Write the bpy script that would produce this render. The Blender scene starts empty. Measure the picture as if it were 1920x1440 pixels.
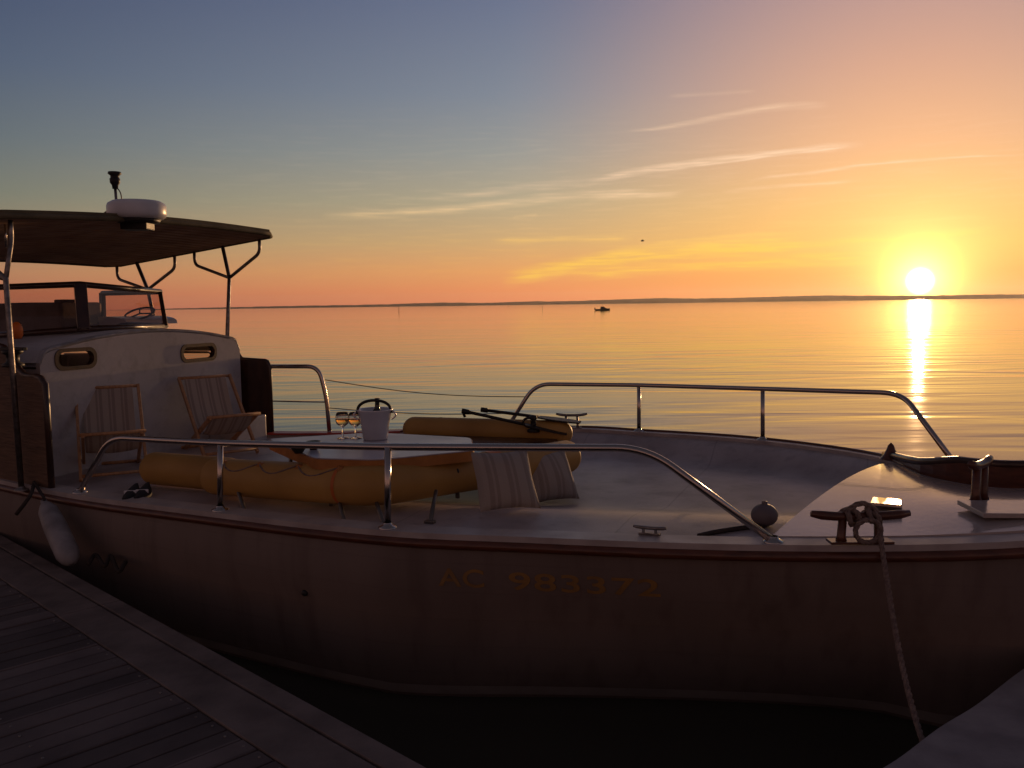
import bpy, bmesh, math, random
from mathutils import Vector, Matrix, noise as mnoise
R = math.radians
random.seed(7)
sc = bpy.context.scene
col = sc.collection

# ------------------------------------------------------------------ camera
E = 2.15                       # eye above the water
FPX = 1660.0                   # focal length in photo pixels (1920 wide)
pitch = math.atan((720 - 571) / FPX)
roll = 0.0135
f_ = Vector((0, math.cos(pitch), -math.sin(pitch)))
u0 = Vector((0, math.sin(pitch), math.cos(pitch)))
r0 = Vector((1, 0, 0))
Rv = r0 * math.cos(roll) - u0 * math.sin(roll)
Uv = u0 * math.cos(roll) + r0 * math.sin(roll)
EYE = Vector((0, 0, E))
cam = bpy.data.cameras.new('camera')
camo = bpy.data.objects.new('camera', cam)
col.objects.link(camo)
m = Matrix((Rv, Uv, -f_)).transposed().to_4x4()
m.translation = EYE
camo.matrix_world = m
cam.sensor_width = 36
cam.lens = FPX / 1920 * 36
cam.clip_start = 0.05
cam.clip_end = 60000
sc.camera = camo


def ray(px, py):
    return f_ * FPX + Rv * (px - 960) + Uv * (720 - py)


def az(px, py, drop):
    """measured point that lies `drop` metres below the eye"""
    d = ray(px, py)
    return EYE + d * (-drop / d.z)


def ay(px, py, Y):
    d = ray(px, py)
    return EYE + d * (Y / d.y)


def proj(p):
    q = p - EYE
    z = q.dot(f_)
    return 960 + FPX * q.dot(Rv) / z, 720 - FPX * q.dot(Uv) / z


# ------------------------------------------------------------------ boat frame
AX = Vector((.927, -.375, 0)).normalized()      # stern -> bow
SX = Vector((.375, .927, 0)).normalized()       # near side -> far side


def uv(p):
    return p.dot(AX), p.dot(SX)


def W(u, v, z):
    return AX * u + SX * v + Vector((0, 0, z))


def interp(tab, x):
    """smooth interpolation in a sorted table"""
    n = len(tab)
    if x <= tab[0][0]:
        return tab[0][1]
    if x >= tab[-1][0]:
        return tab[-1][1]
    for i in range(n - 1):
        if tab[i][0] <= x <= tab[i + 1][0]:
            break
    x0, y0 = tab[i]
    x1, y1 = tab[i + 1]
    def sl(j):
        if j <= 0:
            return (tab[1][1] - tab[0][1]) / (tab[1][0] - tab[0][0])
        if j >= n - 1:
            return (tab[-1][1] - tab[-2][1]) / (tab[-1][0] - tab[-2][0])
        return (tab[j + 1][1] - tab[j - 1][1]) / (tab[j + 1][0] - tab[j - 1][0])
    h = x1 - x0
    t = (x - x0) / h
    a, b = sl(i) * h, sl(i + 1) * h
    return (y0 * (2*t**3 - 3*t*t + 1) + a * (t**3 - 2*t*t + t) + y1 * (-2*t**3 + 3*t*t) + b * (t**3 - t*t))


DROP = [(-9, 1.17), (-5.5, 1.27), (-3.6, 1.23), (-2.4, 1.2), (-.5, 1.18), (.65, 1.12), (2.7, .98)]
near_px = [(95, 921, 1.27), (415, 965, 1.23), (725, 998, 1.2), (1000, 1013, 1.2), (1450, 1026, 1.18), (1920, 1018, 1.12)]
far_px = [(512, 814, 1.27), (1070, 802, 1.2), (1198, 810, 1.2), (1430, 826, 1.19), (1650, 860, 1.17), (1735, 897, 1.15), (1920, 918, 1.11)]
NEAR = [(-9.2, 5.95), (-8.1, 5.4), (-6.7, 4.80)] + [uv(az(*p)) for p in near_px] + [(1.75, 5.12), (2.75, 5.85)]
FAR = [(-9.2, 5.97), (-7.6, 6.95)] + [uv(az(*p)) for p in far_px]
FAR = [p for p in FAR if p[0] < 1.3] + [(1.9, 6.35), (2.75, 5.87)]
FAR.sort()
NEAR.sort()


def sheer_z(u):
    return E - interp(DROP, u)


def near_v(u):
    return interp(NEAR, u)


def far_v(u):
    return interp(FAR, u)


# ------------------------------------------------------------------ mesh helpers
class MB:
    def __init__(self):
        self.v, self.f, self.sm = [], [], []

    def add(self, vs, fs, smooth=False):
        o = len(self.v)
        self.v += [Vector(p) for p in vs]
        for f in fs:
            self.f.append([i + o for i in f])
            self.sm.append(smooth)

    def box(self, c, ex, ey, ez, bev=0.0):
        """box from centre and three half-axis vectors"""
        c = Vector(c)
        bm = bmesh.new()
        vs = []
        for s in ((-1, -1, -1), (1, -1, -1), (1, 1, -1), (-1, 1, -1), (-1, -1, 1), (1, -1, 1), (1, 1, 1), (-1, 1, 1)):
            vs.append(bm.verts.new(c + ex * s[0] + ey * s[1] + ez * s[2]))
        for q in ((0, 3, 2, 1), (4, 5, 6, 7), (0, 1, 5, 4), (1, 2, 6, 5), (2, 3, 7, 6), (3, 0, 4, 7)):
            bm.faces.new([vs[i] for i in q])
        if bev > 0:
            bmesh.ops.bevel(bm, geom=bm.edges[:], offset=bev, segments=2, affect='EDGES', profile=.6)
        bm.verts.index_update()
        self.add([v.co.copy() for v in bm.verts], [[v.index for v in f.verts] for f in bm.faces], False)
        bm.free()

    def tube(self, pts, r, n=10, cap=True, smooth=True):
        pts = [Vector(p) for p in pts]
        rs = r if isinstance(r, (list, tuple)) else [r] * len(pts)
        prev = None
        rings = []
        for i, p in enumerate(pts):
            if i == 0:
                t = pts[1] - p
            elif i == len(pts) - 1:
                t = p - pts[i - 1]
            else:
                t = (pts[i + 1] - p).normalized() + (p - pts[i - 1]).normalized()
            t.normalize()
            if prev is None:
                a = Vector((0, 0, 1)) if abs(t.z) < .9 else Vector((1, 0, 0))
            else:
                a = prev
            b = t.cross(a).normalized()
            a = b.cross(t).normalized()
            prev = a
            rings.append([p + (a * math.cos(2*math.pi*k/n) + b * math.sin(2*math.pi*k/n)) * rs[i] for k in range(n)])
        vs = [q for g in rings for q in g]
        fs = []
        for i in range(len(rings) - 1):
            for k in range(n):
                fs.append([i*n + k, i*n + (k+1) % n, (i+1)*n + (k+1) % n, (i+1)*n + k])
        if cap:
            fs.append(list(range(n))[::-1])
            fs.append([(len(rings)-1)*n + k for k in range(n)])
        self.add(vs, fs, smooth)

    def capsule(self, pts, r, n=20, flat=1.0):
        """a fat tube with rounded ends"""
        pts = [Vector(p) for p in pts]
        d0 = (pts[0] - pts[1]).normalized()
        d1 = (pts[-1] - pts[-2]).normalized()
        P, Q = [], []
        for k in range(7):
            a = k / 6 * math.pi / 2
            P.append((pts[0] + d0 * r * flat * math.cos(a), max(r * math.sin(a), .002)))
        for p in pts[1:-1]:
            P.append((p, r))
        for k in range(7):
            a = k / 6 * math.pi / 2
            P.append((pts[-1] + d1 * r * flat * math.sin(a), max(r * math.cos(a), .002)))
        self.tube([a for a, b in P], [b for a, b in P], n)

    def lathe(self, c, prof, n=28, ax=None, smooth=True):
        """prof: list of (radius, height)"""
        c = Vector(c)
        z = (ax or Vector((0, 0, 1))).normalized()
        x = z.orthogonal().normalized()
        y = z.cross(x)
        vs, fs = [], []
        for r, h in prof:
            for k in range(n):
                a = 2 * math.pi * k / n
                vs.append(c + (x * math.cos(a) + y * math.sin(a)) * max(r, 1e-4) + z * h)
        for i in range(len(prof) - 1):
            for k in range(n):
                fs.append([i*n + k, i*n + (k+1) % n, (i+1)*n + (k+1) % n, (i+1)*n + k])
        self.add(vs, fs, smooth)

    def prism(self, poly, up, smooth=False):
        """closed polygon (3D points) extruded by the vector up"""
        n = len(poly)
        vs = [Vector(p) for p in poly] + [Vector(p) + up for p in poly]
        fs = [list(range(n))[::-1], [n + i for i in range(n)]]
        for i in range(n):
            fs.append([i, (i+1) % n, n + (i+1) % n, n + i])
        self.add(vs, fs, smooth)

    def grid(self, rows, smooth=True, closed=False):
        n = len(rows[0])
        vs = [q for g in rows for q in g]
        fs = []
        for i in range(len(rows) - 1):
            for k in range(n - (0 if closed else 1)):
                fs.append([i*n + k, i*n + (k+1) % n, (i+1)*n + (k+1) % n, (i+1)*n + k])
        self.add(vs, fs, smooth)

    def build(self, name, mat, parent=None, base=None):
        me = bpy.data.meshes.new(name)
        if parent is not None:
            off = parent['_o']
        else:
            off = Vector(base) if base is not None else Vector((0, 0, 0))
        off = Vector(off)
        me.from_pydata([tuple(p - off) for p in self.v], [], self.f)
        for p, s in zip(me.polygons, self.sm):
            p.use_smooth = s
        bm = bmesh.new()
        bm.from_mesh(me)
        bmesh.ops.recalc_face_normals(bm, faces=bm.faces[:])
        bm.to_mesh(me)
        bm.free()
        me.materials.append(mat)
        o = bpy.data.objects.new(name, me)
        col.objects.link(o)
        if parent is not None:
            o.parent = parent
            o['_o'] = tuple(off)
        else:
            o.location = off
            o['_o'] = tuple(off)
        return o


def tag(o, label=None, cat=None, group=None, kind=None):
    if label: o['label'] = label
    if cat: o['category'] = cat
    if group: o['group'] = group
    if kind: o['kind'] = kind
    return o


def thing(name, loc, label, cat, group=None):
    o = bpy.data.objects.new(name, None)
    o.empty_display_size = .2
    col.objects.link(o)
    o.location = loc
    o['_o'] = tuple(loc)
    return tag(o, label, cat, group)


def fillet(pts, r, n=6):
    """round the inner corners of a polyline"""
    pts = [Vector(p) for p in pts]
    out = [pts[0]]
    for i in range(1, len(pts) - 1):
        a, b, c = pts[i-1], pts[i], pts[i+1]
        d1, d2 = (a - b), (c - b)
        q = min(r, d1.length * .45, d2.length * .45)
        p1, p2 = b + d1.normalized() * q, b + d2.normalized() * q
        for k in range(n + 1):
            t = k / n
            out.append(p1 * (1-t)**2 + b * 2*t*(1-t) + p2 * t*t)
    out.append(pts[-1])
    return out


def catmull(pts, n=8):
    pts = [Vector(p) for p in pts]
    P = [pts[0]*2 - pts[1]] + pts + [pts[-1]*2 - pts[-2]]
    out = []
    for i in range(1, len(P) - 2):
        for k in range(n):
            t = k / n
            a, b, c, d = P[i-1], P[i], P[i+1], P[i+2]
            out.append(.5 * ((2*b) + (c-a)*t + (2*a-5*b+4*c-d)*t*t + (-a+3*b-3*c+d)*t**3))
    out.append(pts[-1])
    return out


def rrect(cx, cy, w, h, r, n=6):
    out = []
    for sx, sy, a0 in ((1, 1, 0), (-1, 1, 90), (-1, -1, 180), (1, -1, 270)):
        for k in range(n + 1):
            a = R(a0 + 90 * k / n)
            out.append((cx + sx*(w/2 - r) + r*math.cos(a), cy + sy*(h/2 - r) + r*math.sin(a)))
    return out


def plate(mb, outline, holes, th, o, ex, ey):
    """2D outline with holes, thickness th along ex x ey, centred"""
    cu = bpy.data.curves.new('tmp', 'CURVE')
    cu.dimensions = '2D'
    cu.fill_mode = 'BOTH'
    cu.extrude = th / 2
    for lp in [outline] + holes:
        s = cu.splines.new('POLY')
        s.points.add(len(lp) - 1)
        for i, (x, y) in enumerate(lp):
            s.points[i].co = (x, y, 0, 1)
        s.use_cyclic_u = True
    ob = bpy.data.objects.new('tmp', cu)
    col.objects.link(ob)
    dg = bpy.context.evaluated_depsgraph_get()
    me = bpy.data.meshes.new_from_object(ob.evaluated_get(dg))
    ez = ex.cross(ey)
    o = Vector(o)
    mb.add([o + ex*v.co.x + ey*v.co.y + ez*v.co.z for v in me.vertices], [list(p.vertices) for p in me.polygons])
    bpy.data.objects.remove(ob)
    bpy.data.curves.remove(cu)
    bpy.data.meshes.remove(me)


def laid_rope(mb, pts, r, pitch=.09):
    """three strands twisted together along a path"""
    P = [Vector(p) for p in pts]
    L_ = [0]
    for a, b_ in zip(P, P[1:]): L_.append(L_[-1] + (b_ - a).length)
    n = max(8, int(L_[-1] / .012))
    Q = []
    j = 0
    for i in range(n + 1):
        d_ = L_[-1] * i / n
        while j < len(P) - 2 and L_[j + 1] < d_: j += 1
        t = (d_ - L_[j]) / max(1e-9, L_[j + 1] - L_[j])
        Q.append(P[j].lerp(P[j + 1], t))
    for k in range(3):
        out = []
        for i, q in enumerate(Q):
            t = (Q[min(i + 1, n)] - Q[max(i - 1, 0)]).normalized()
            a = t.orthogonal().normalized() if i == 0 else (prev - t * prev.dot(t)).normalized()
            prev = a
            b_ = t.cross(a)
            an = 2 * math.pi * (L_[-1] * i / n / pitch + k / 3)
            out.append(q + (a * math.cos(an) + b_ * math.sin(an)) * r * .5)
        mb.tube(out, r * .56, 6)


def text_mesh(s, size, extrude=0.0, bold=0.0):
    cu = bpy.data.curves.new('tmp', 'FONT')
    cu.body = s
    cu.size = size
    cu.extrude = extrude
    cu.offset = bold
    cu.space_character = 1.08
    ob = bpy.data.objects.new('tmp', cu)
    col.objects.link(ob)
    dg = bpy.context.evaluated_depsgraph_get()
    me = bpy.data.meshes.new_from_object(ob.evaluated_get(dg))
    vs = [v.co.copy() for v in me.vertices]
    fs = [list(p.vertices) for p in me.polygons]
    bpy.data.objects.remove(ob)
    bpy.data.curves.remove(cu)
    bpy.data.meshes.remove(me)
    return vs, fs


# ------------------------------------------------------------------ materials
def lin(c):
    return tuple((x/255/12.92 if x/255 <= .04045 else ((x/255+.055)/1.055)**2.4) for x in c)


def mat(name, c, rough=.5, metal=0.0, c2=None, nscale=6.0, bump=0.0, bscale=40.0, stretch=(1, 1, 1), coat=0.0,
        trans=0.0, ior=1.45, spec=.5, rvar=.1):
    m = bpy.data.materials.new(name)
    m.use_nodes = True
    nt = m.node_tree
    N, L = nt.nodes, nt.links
    b = N['Principled BSDF']
    tc = N.new('ShaderNodeTexCoord')
    mp = N.new('ShaderNodeMapping')
    mp.inputs['Scale'].default_value = stretch
    L.new(tc.outputs['Object'], mp.inputs['Vector'])
    no = N.new('ShaderNodeTexNoise')
    no.inputs['Scale'].default_value = nscale
    no.inputs['Detail'].default_value = 5
    L.new(mp.outputs[0], no.inputs['Vector'])
    mx = N.new('ShaderNodeMix')
    mx.data_type = 'RGBA'
    c2 = c2 or tuple(x * .72 for x in c)
    mx.inputs[6].default_value = (*c, 1)
    mx.inputs[7].default_value = (*c2, 1)
    rp = N.new('ShaderNodeValToRGB')
    rp.color_ramp.elements[0].position = .38
    rp.color_ramp.elements[1].position = .68
    L.new(no.outputs['Fac'], rp.inputs[0])
    L.new(rp.outputs[0], mx.inputs[0])
    L.new(mx.outputs[2], b.inputs['Base Color'])
    mr = N.new('ShaderNodeMapRange')
    mr.inputs[3].default_value = max(rough - rvar, .03)
    mr.inputs[4].default_value = min(rough + rvar, 1)
    L.new(no.outputs['Fac'], mr.inputs[0])
    L.new(mr.outputs[0], b.inputs['Roughness'])
    b.inputs['Metallic'].default_value = metal
    b.inputs['Coat Weight'].default_value = coat
    b.inputs['Transmission Weight'].default_value = trans
    b.inputs['IOR'].default_value = ior
    b.inputs['Specular IOR Level'].default_value = spec
    if bump:
        n2 = N.new('ShaderNodeTexNoise')
        n2.inputs['Scale'].default_value = bscale
        n2.inputs['Detail'].default_value = 4
        L.new(mp.outputs[0], n2.inputs['Vector'])
        bp = N.new('ShaderNodeBump')
        bp.inputs['Strength'].default_value = bump
        bp.inputs['Distance'].default_value = .01
        L.new(n2.outputs['Fac'], bp.inputs['Height'])
        L.new(bp.outputs[0], b.inputs['Normal'])
    return m


M = {}
M['hull'] = mat('hull_paint', (.20, .148, .128), .6, c2=(.16, .116, .10), nscale=1.6, bump=.15, bscale=9, stretch=(1, 1, .5))
M['stripe'] = mat('boot_stripe_paint', (.34, .28, .25), .5, nscale=4)
M['rub'] = mat('varnished_rubbing_wood', (.13, .04, .02), .35, c2=(.07, .022, .012), nscale=9, stretch=(1, 1, 5), coat=.2)
M['deck'] = mat('deck_paint', (.44, .38, .385), .42, c2=(.30, .25, .25), nscale=2.1, bump=.3, bscale=120)
M['deck_edge'] = mat('covering_board_paint', (.50, .44, .42), .4, c2=(.36, .30, .29), nscale=5, bump=.1)
M['foredeck'] = mat('foredeck_gloss_paint', (.50, .42, .39), .17, c2=(.38, .31, .28), nscale=3, bump=.12, bscale=30, coat=.3)
M['cabin'] = mat('cabin_gelcoat', (.44, .42, .45), .3, c2=(.36, .345, .37), nscale=1.1, coat=.15, bump=.04)
M['inside'] = mat('cabin_lining', (.10, .06, .05), .7)
M['teak'] = mat('weathered_teak', (.16, .085, .05), .6, c2=(.09, .05, .032), nscale=5, stretch=(1.2, 1.2, 14), bump=.3, bscale=12)
M['darkwood'] = mat('dark_varnished_wood', (.055, .022, .014), .35, c2=(.03, .012, .008), nscale=6, stretch=(3, 3, 1), coat=.3)
M['slat'] = mat('canopy_slat_wood', (.52, .32, .21), .6, c2=(.36, .21, .14), nscale=4, stretch=(1, 1, 1), bump=.3, bscale=14)
M['canopy_top'] = mat('canopy_cloth', (.16, .125, .07), .8, c2=(.10, .08, .045), nscale=4, bump=.2)
M['steel'] = mat('stainless_steel', (.50, .44, .41), .22, metal=1, c2=(.45, .42, .40), nscale=14, rvar=.08)
M['dull_steel'] = mat('dull_galvanised_steel', (.30, .27, .26), .42, metal=.9, c2=(.16, .14, .13), nscale=22, bump=.2)
M['wire'] = mat('steel_wire', (.18, .16, .15), .4, metal=.8)
M['yellow'] = mat('yellow_inflatable_fabric', (.46, .255, .065), .55, c2=(.34, .18, .045), nscale=2.2, bump=.55, bscale=5)
M['orange'] = mat('orange_rubber_patch', (.62, .17, .03), .5, c2=(.45, .10, .02))
M['white'] = mat('white_table_laminate', (.50, .48, .54), .34, c2=(.40, .38, .44), nscale=3)
M['tabledge'] = mat('orange_table_edge', (.46, .18, .045), .5, c2=(.34, .13, .03), nscale=8)
M['bucket'] = mat('brushed_bucket_steel', (.74, .72, .74), .3, metal=.55, c2=(.6, .58, .6), nscale=3)
M['bottle'] = mat('dark_bottle_glass', (.012, .014, .01), .12, coat=.5)
M['foil'] = mat('bottle_foil', (.10, .07, .03), .35, metal=.6)
M['plastic'] = mat('white_radome_plastic', (.72, .72, .76), .35, c2=(.6, .6, .64), nscale=5)
M['black'] = mat('black_plastic', (.018, .016, .016), .5)
M['rubber'] = mat('white_fender_rubber', (.32, .30, .31), .5, c2=(.16, .145, .15), nscale=6, bump=.2)
M['rope'] = mat('pale_mooring_rope', (.26, .19, .16), .85, c2=(.15, .10, .09), nscale=40, bump=.6, bscale=120)
M['dark_rope'] = mat('dark_tarred_rope', (.05, .035, .03), .9, bump=.6, bscale=120)
M['chairwood'] = mat('pine_chair_wood', (.50, .27, .13), .5, c2=(.36, .18, .09), nscale=9, stretch=(6, 6, 1), bump=.1)
M['dock'] = mat('dock_boards', (.155, .118, .112), .75, c2=(.095, .07, .068), nscale=2.2, bump=.6, bscale=18)
M['dock_edge'] = mat('dock_edge_timber', (.205, .155, .138), .7, c2=(.12, .09, .08), nscale=4, bump=.6, bscale=20)
M['pontoon'] = mat('pontoon_concrete', (.36, .32, .33), .8, c2=(.25, .22, .23), nscale=5, bump=.4, bscale=30)
M['hill'] = mat('wooded_hill', (.20, .09, .04), .95, c2=(.05, .035, .02), nscale=.01)
M['post'] = mat('weathered_channel_post', (.07, .05, .04), .9)
M['farhull'] = mat('far_boat_paint', (.12, .10, .09), .5)
M['bird'] = mat('bird_plumage', (.12, .11, .11), .8)
M['number'] = mat('faded_amber_lettering', (.34, .175, .05), .6, c2=(.22, .12, .05), nscale=9)
M['red'] = mat('red_light_tint', (.50, .06, .05), .4)  # red light falling on the coaming, put into the base colour
M['float'] = mat('orange_float_plastic', (.75, .16, .02), .4)
M['seat'] = mat('grey_vinyl_seat', (.16, .13, .14), .6, bump=.2)
M['shoe'] = mat('dark_canvas_shoe', (.03, .028, .032), .8)


def hull_details(m):
    """plank lines, run-off streaks and scuffs on the hull paint"""
    nt = m.node_tree
    N, L = nt.nodes, nt.links
    b = N['Principled BSDF']
    tc = N.new('ShaderNodeTexCoord')
    sp = N.new('ShaderNodeSeparateXYZ'); L.new(tc.outputs['Object'], sp.inputs[0])
    ml = N.new('ShaderNodeMath'); ml.operation = 'MULTIPLY'; ml.inputs[1].default_value = 6.2
    L.new(sp.outputs[2], ml.inputs[0])
    fr = N.new('ShaderNodeMath'); fr.operation = 'FRACT'; L.new(ml.outputs[0], fr.inputs[0])
    rp = N.new('ShaderNodeValToRGB')
    e = rp.color_ramp.elements
    e[0].position = 0; e[0].color = (0, 0, 0, 1)
    e[1].position = .07; e[1].color = (1, 1, 1, 1)
    L.new(fr.outputs[0], rp.inputs[0])
    mp = N.new('ShaderNodeMapping'); mp.inputs['Scale'].default_value = (9, 9, .7); L.new(tc.outputs['Object'], mp.inputs[0])
    no = N.new('ShaderNodeTexNoise'); no.inputs['Scale'].default_value = 1.0; no.inputs['Detail'].default_value = 6; L.new(mp.outputs[0], no.inputs['Vector'])
    r2 = N.new('ShaderNodeValToRGB')
    r2.color_ramp.elements[0].position = .52; r2.color_ramp.elements[0].color = (1, 1, 1, 1)
    r2.color_ramp.elements[1].position = .75; r2.color_ramp.elements[1].color = (.78, .75, .73, 1)
    L.new(no.outputs['Fac'], r2.inputs[0])
    old = b.inputs['Base Color'].links[0].from_socket
    mx = N.new('ShaderNodeMix'); mx.data_type = 'RGBA'; mx.blend_type = 'MULTIPLY'; mx.inputs[0].default_value = 1
    L.new(old, mx.inputs[6]); L.new(r2.outputs[0], mx.inputs[7])
    L.new(mx.outputs[2], b.inputs['Base Color'])
    bp = N.new('ShaderNodeBump'); bp.inputs['Strength'].default_value = .25; bp.inputs['Distance'].default_value = .003
    L.new(rp.outputs[0], bp.inputs['Height'])
    if b.inputs['Normal'].links: L.new(b.inputs['Normal'].links[0].from_socket, bp.inputs['Normal'])
    L.new(bp.outputs[0], b.inputs['Normal'])


hull_details(M['hull'])


def deck_seams(m, period):
    nt = m.node_tree
    N, L = nt.nodes, nt.links
    b = N['Principled BSDF']
    g = N.new('ShaderNodeNewGeometry')
    dp = N.new('ShaderNodeVectorMath'); dp.operation = 'DOT_PRODUCT'; dp.inputs[1].default_value = tuple(AX)
    L.new(g.outputs['Position'], dp.inputs[0])
    mu = N.new('ShaderNodeMath'); mu.operation = 'DIVIDE'; mu.inputs[1].default_value = period; L.new(dp.outputs['Value'], mu.inputs[0])
    fr = N.new('ShaderNodeMath'); fr.operation = 'FRACT'; L.new(mu.outputs[0], fr.inputs[0])
    mr = N.new('ShaderNodeMapRange'); mr.inputs[1].default_value = 0; mr.inputs[2].default_value = .012
    mr.inputs[3].default_value = .62; mr.inputs[4].default_value = 1
    L.new(fr.outputs[0], mr.inputs[0])
    no = N.new('ShaderNodeTexNoise'); no.inputs['Scale'].default_value = 7; no.inputs['Detail'].default_value = 8; no.inputs['Roughness'].default_value = .7
    L.new(g.outputs['Position'], no.inputs['Vector'])
    m2 = N.new('ShaderNodeMapRange'); m2.inputs[1].default_value = .5; m2.inputs[2].default_value = .8; m2.inputs[3].default_value = 1; m2.inputs[4].default_value = .6
    L.new(no.outputs['Fac'], m2.inputs[0])
    ml = N.new('ShaderNodeMath'); ml.operation = 'MULTIPLY'; L.new(mr.outputs[0], ml.inputs[0]); L.new(m2.outputs[0], ml.inputs[1])
    old = b.inputs['Base Color'].links[0].from_socket
    vm = N.new('ShaderNodeVectorMath'); vm.operation = 'SCALE'; L.new(old, vm.inputs[0]); L.new(ml.outputs[0], vm.inputs['Scale'])
    L.new(vm.outputs[0], b.inputs['Base Color'])


deck_seams(M['deck'], 1.22)
deck_seams(M['cabin'], 50)


def board_tones(m, e, w_):
    """each board of the dock its own tone"""
    nt = m.node_tree
    N, L = nt.nodes, nt.links
    b = N['Principled BSDF']
    g = N.new('ShaderNodeNewGeometry')
    dp = N.new('ShaderNodeVectorMath'); dp.operation = 'DOT_PRODUCT'; dp.inputs[1].default_value = tuple(e)
    L.new(g.outputs['Position'], dp.inputs[0])
    mu = N.new('ShaderNodeMath'); mu.operation = 'DIVIDE'; mu.inputs[1].default_value = w_; L.new(dp.outputs['Value'], mu.inputs[0])
    fl = N.new('ShaderNodeMath'); fl.operation = 'FLOOR'; L.new(mu.outputs[0], fl.inputs[0])
    wn = N.new('ShaderNodeTexWhiteNoise'); wn.noise_dimensions = '1D'; L.new(fl.outputs[0], wn.inputs['W'])
    mr = N.new('ShaderNodeMapRange'); mr.inputs[3].default_value = .5; mr.inputs[4].default_value = 1.35; L.new(wn.outputs['Value'], mr.inputs[0])
    old = b.inputs['Base Color'].links[0].from_socket
    vm = N.new('ShaderNodeVectorMath'); vm.operation = 'SCALE'; L.new(old, vm.inputs[0]); L.new(mr.outputs[0], vm.inputs['Scale'])
    L.new(vm.outputs[0], b.inputs['Base Color'])


def striped(name, ca, cb, scale, axis='X'):
    m = mat(name, ca, .85, bump=.4, bscale=90)
    nt = m.node_tree
    N, L = nt.nodes, nt.links
    b = N['Principled BSDF']
    uvn = N.new('ShaderNodeUVMap')
    sp = N.new('ShaderNodeSeparateXYZ')
    L.new(uvn.outputs[0], sp.inputs[0])
    mu = N.new('ShaderNodeMath'); mu.operation = 'MULTIPLY'; mu.inputs[1].default_value = scale
    L.new(sp.outputs[0 if axis == 'X' else 1], mu.inputs[0])
    fr = N.new('ShaderNodeMath'); fr.operation = 'FRACT'
    L.new(mu.outputs[0], fr.inputs[0])
    rp = N.new('ShaderNodeValToRGB')
    e = rp.color_ramp.elements
    e[0].position = 0; e[0].color = (*ca, 1)
    e[1].position = .46; e[1].color = (*ca, 1)
    for p, c in ((.5, cb), (.7, cb), (.74, ca), (.82, ca), (.85, cb), (.95, cb)):
        q = e.new(p); q.color = (*c, 1)
    L.new(fr.outputs[0], rp.inputs[0])
    L.new(rp.outputs[0], b.inputs['Base Color'])
    return m


M['cushion'] = striped('striped_cushion_cloth', (.36, .31, .28), (.29, .24, .215), 3.0)
M['sling'] = striped('striped_sling_canvas', (.40, .33, .28), (.29, .23, .20), 4.0)


def glassy(name, c, ior=1.4, rough=.02):
    m = bpy.data.materials.new(name)
    m.use_nodes = True
    nt = m.node_tree
    N, L = nt.nodes, nt.links
    N.remove(N['Principled BSDF'])
    out = N['Material Output']
    t = N.new('ShaderNodeBsdfTransparent'); t.inputs[0].default_value = (*c, 1)
    g = N.new('ShaderNodeBsdfGlossy'); g.inputs['Roughness'].default_value = rough
    fr = N.new('ShaderNodeFresnel'); fr.inputs[0].default_value = ior
    mx = N.new('ShaderNodeMixShader')
    L.new(fr.outputs[0], mx.inputs[0]); L.new(t.outputs[0], mx.inputs[1]); L.new(g.outputs[0], mx.inputs[2])
    L.new(mx.outputs[0], out.inputs[0])
    return m


M['pane'] = glassy('tinted_screen_glass', (.80, .68, .62), 1.3)
M['port'] = glassy('porthole_glass', (.85, .74, .68), 1.12)
M['glass'] = mat('clear_drinking_glass', (1, 1, 1), .03, trans=1, ior=1.45, rvar=.0)

M['glow_fill'] = mat('amber_glow_liquid', (1, .55, .16), .03, c2=(1, .5, .14), trans=1, ior=1.34, rvar=.0)  # orange colour stands in for the sun's glow in the glasses
# ------------------------------------------------------------------ world: dusk sky
SUN_AZ = math.atan((1725 - 960) / FPX)
d = ray(1725, 527).normalized()
SUN = d.copy()
SUN_EL = math.asin(d.z)
SUN_AZ = math.atan2(d.x, d.y)
w = bpy.data.worlds.new('World')
sc.world = w
w.use_nodes = True
nt = w.node_tree
N, L = nt.nodes, nt.links
N.clear()


def nmath(op, a, b=None, c=None, clamp=False):
    n = N.new('ShaderNodeMath'); n.operation = op; n.use_clamp = clamp
    for i, x in enumerate((a, b, c)):
        if x is None: continue
        if isinstance(x, (int, float)): n.inputs[i].default_value = x
        else: L.new(x, n.inputs[i])
    return n.outputs[0]


def vmath(op, a, b=None, out=0, scale=None):
    n = N.new('ShaderNodeVectorMath'); n.operation = op
    for i, x in enumerate((a, b)):
        if x is None: continue
        if isinstance(x, (tuple, Vector)): n.inputs[i].default_value = tuple(x)
        else: L.new(x, n.inputs[i])
    if scale is not None:
        if isinstance(scale, (int, float)): n.inputs['Scale'].default_value = scale
        else: L.new(scale, n.inputs['Scale'])
    return n.outputs[out]


def mixc(f, a, b, blend='MIX'):
    n = N.new('ShaderNodeMix'); n.data_type = 'RGBA'; n.blend_type = blend
    n.clamp_factor = True
    for i, x in ((0, f), (6, a), (7, b)):
        if isinstance(x, (int, float)): n.inputs[i].default_value = x
        elif isinstance(x, tuple): n.inputs[i].default_value = (*x, 1)
        else: L.new(x, n.inputs[i])
    return n.outputs[2]


def sstep(x, a, b, lo=0.0, hi=1.0):
    n = N.new('ShaderNodeMapRange'); n.interpolation_type = 'SMOOTHSTEP'
    L.new(x, n.inputs[0])
    n.inputs[1].default_value = a; n.inputs[2].default_value = b
    n.inputs[3].default_value = lo; n.inputs[4].default_value = hi
    return n.outputs[0]


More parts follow.
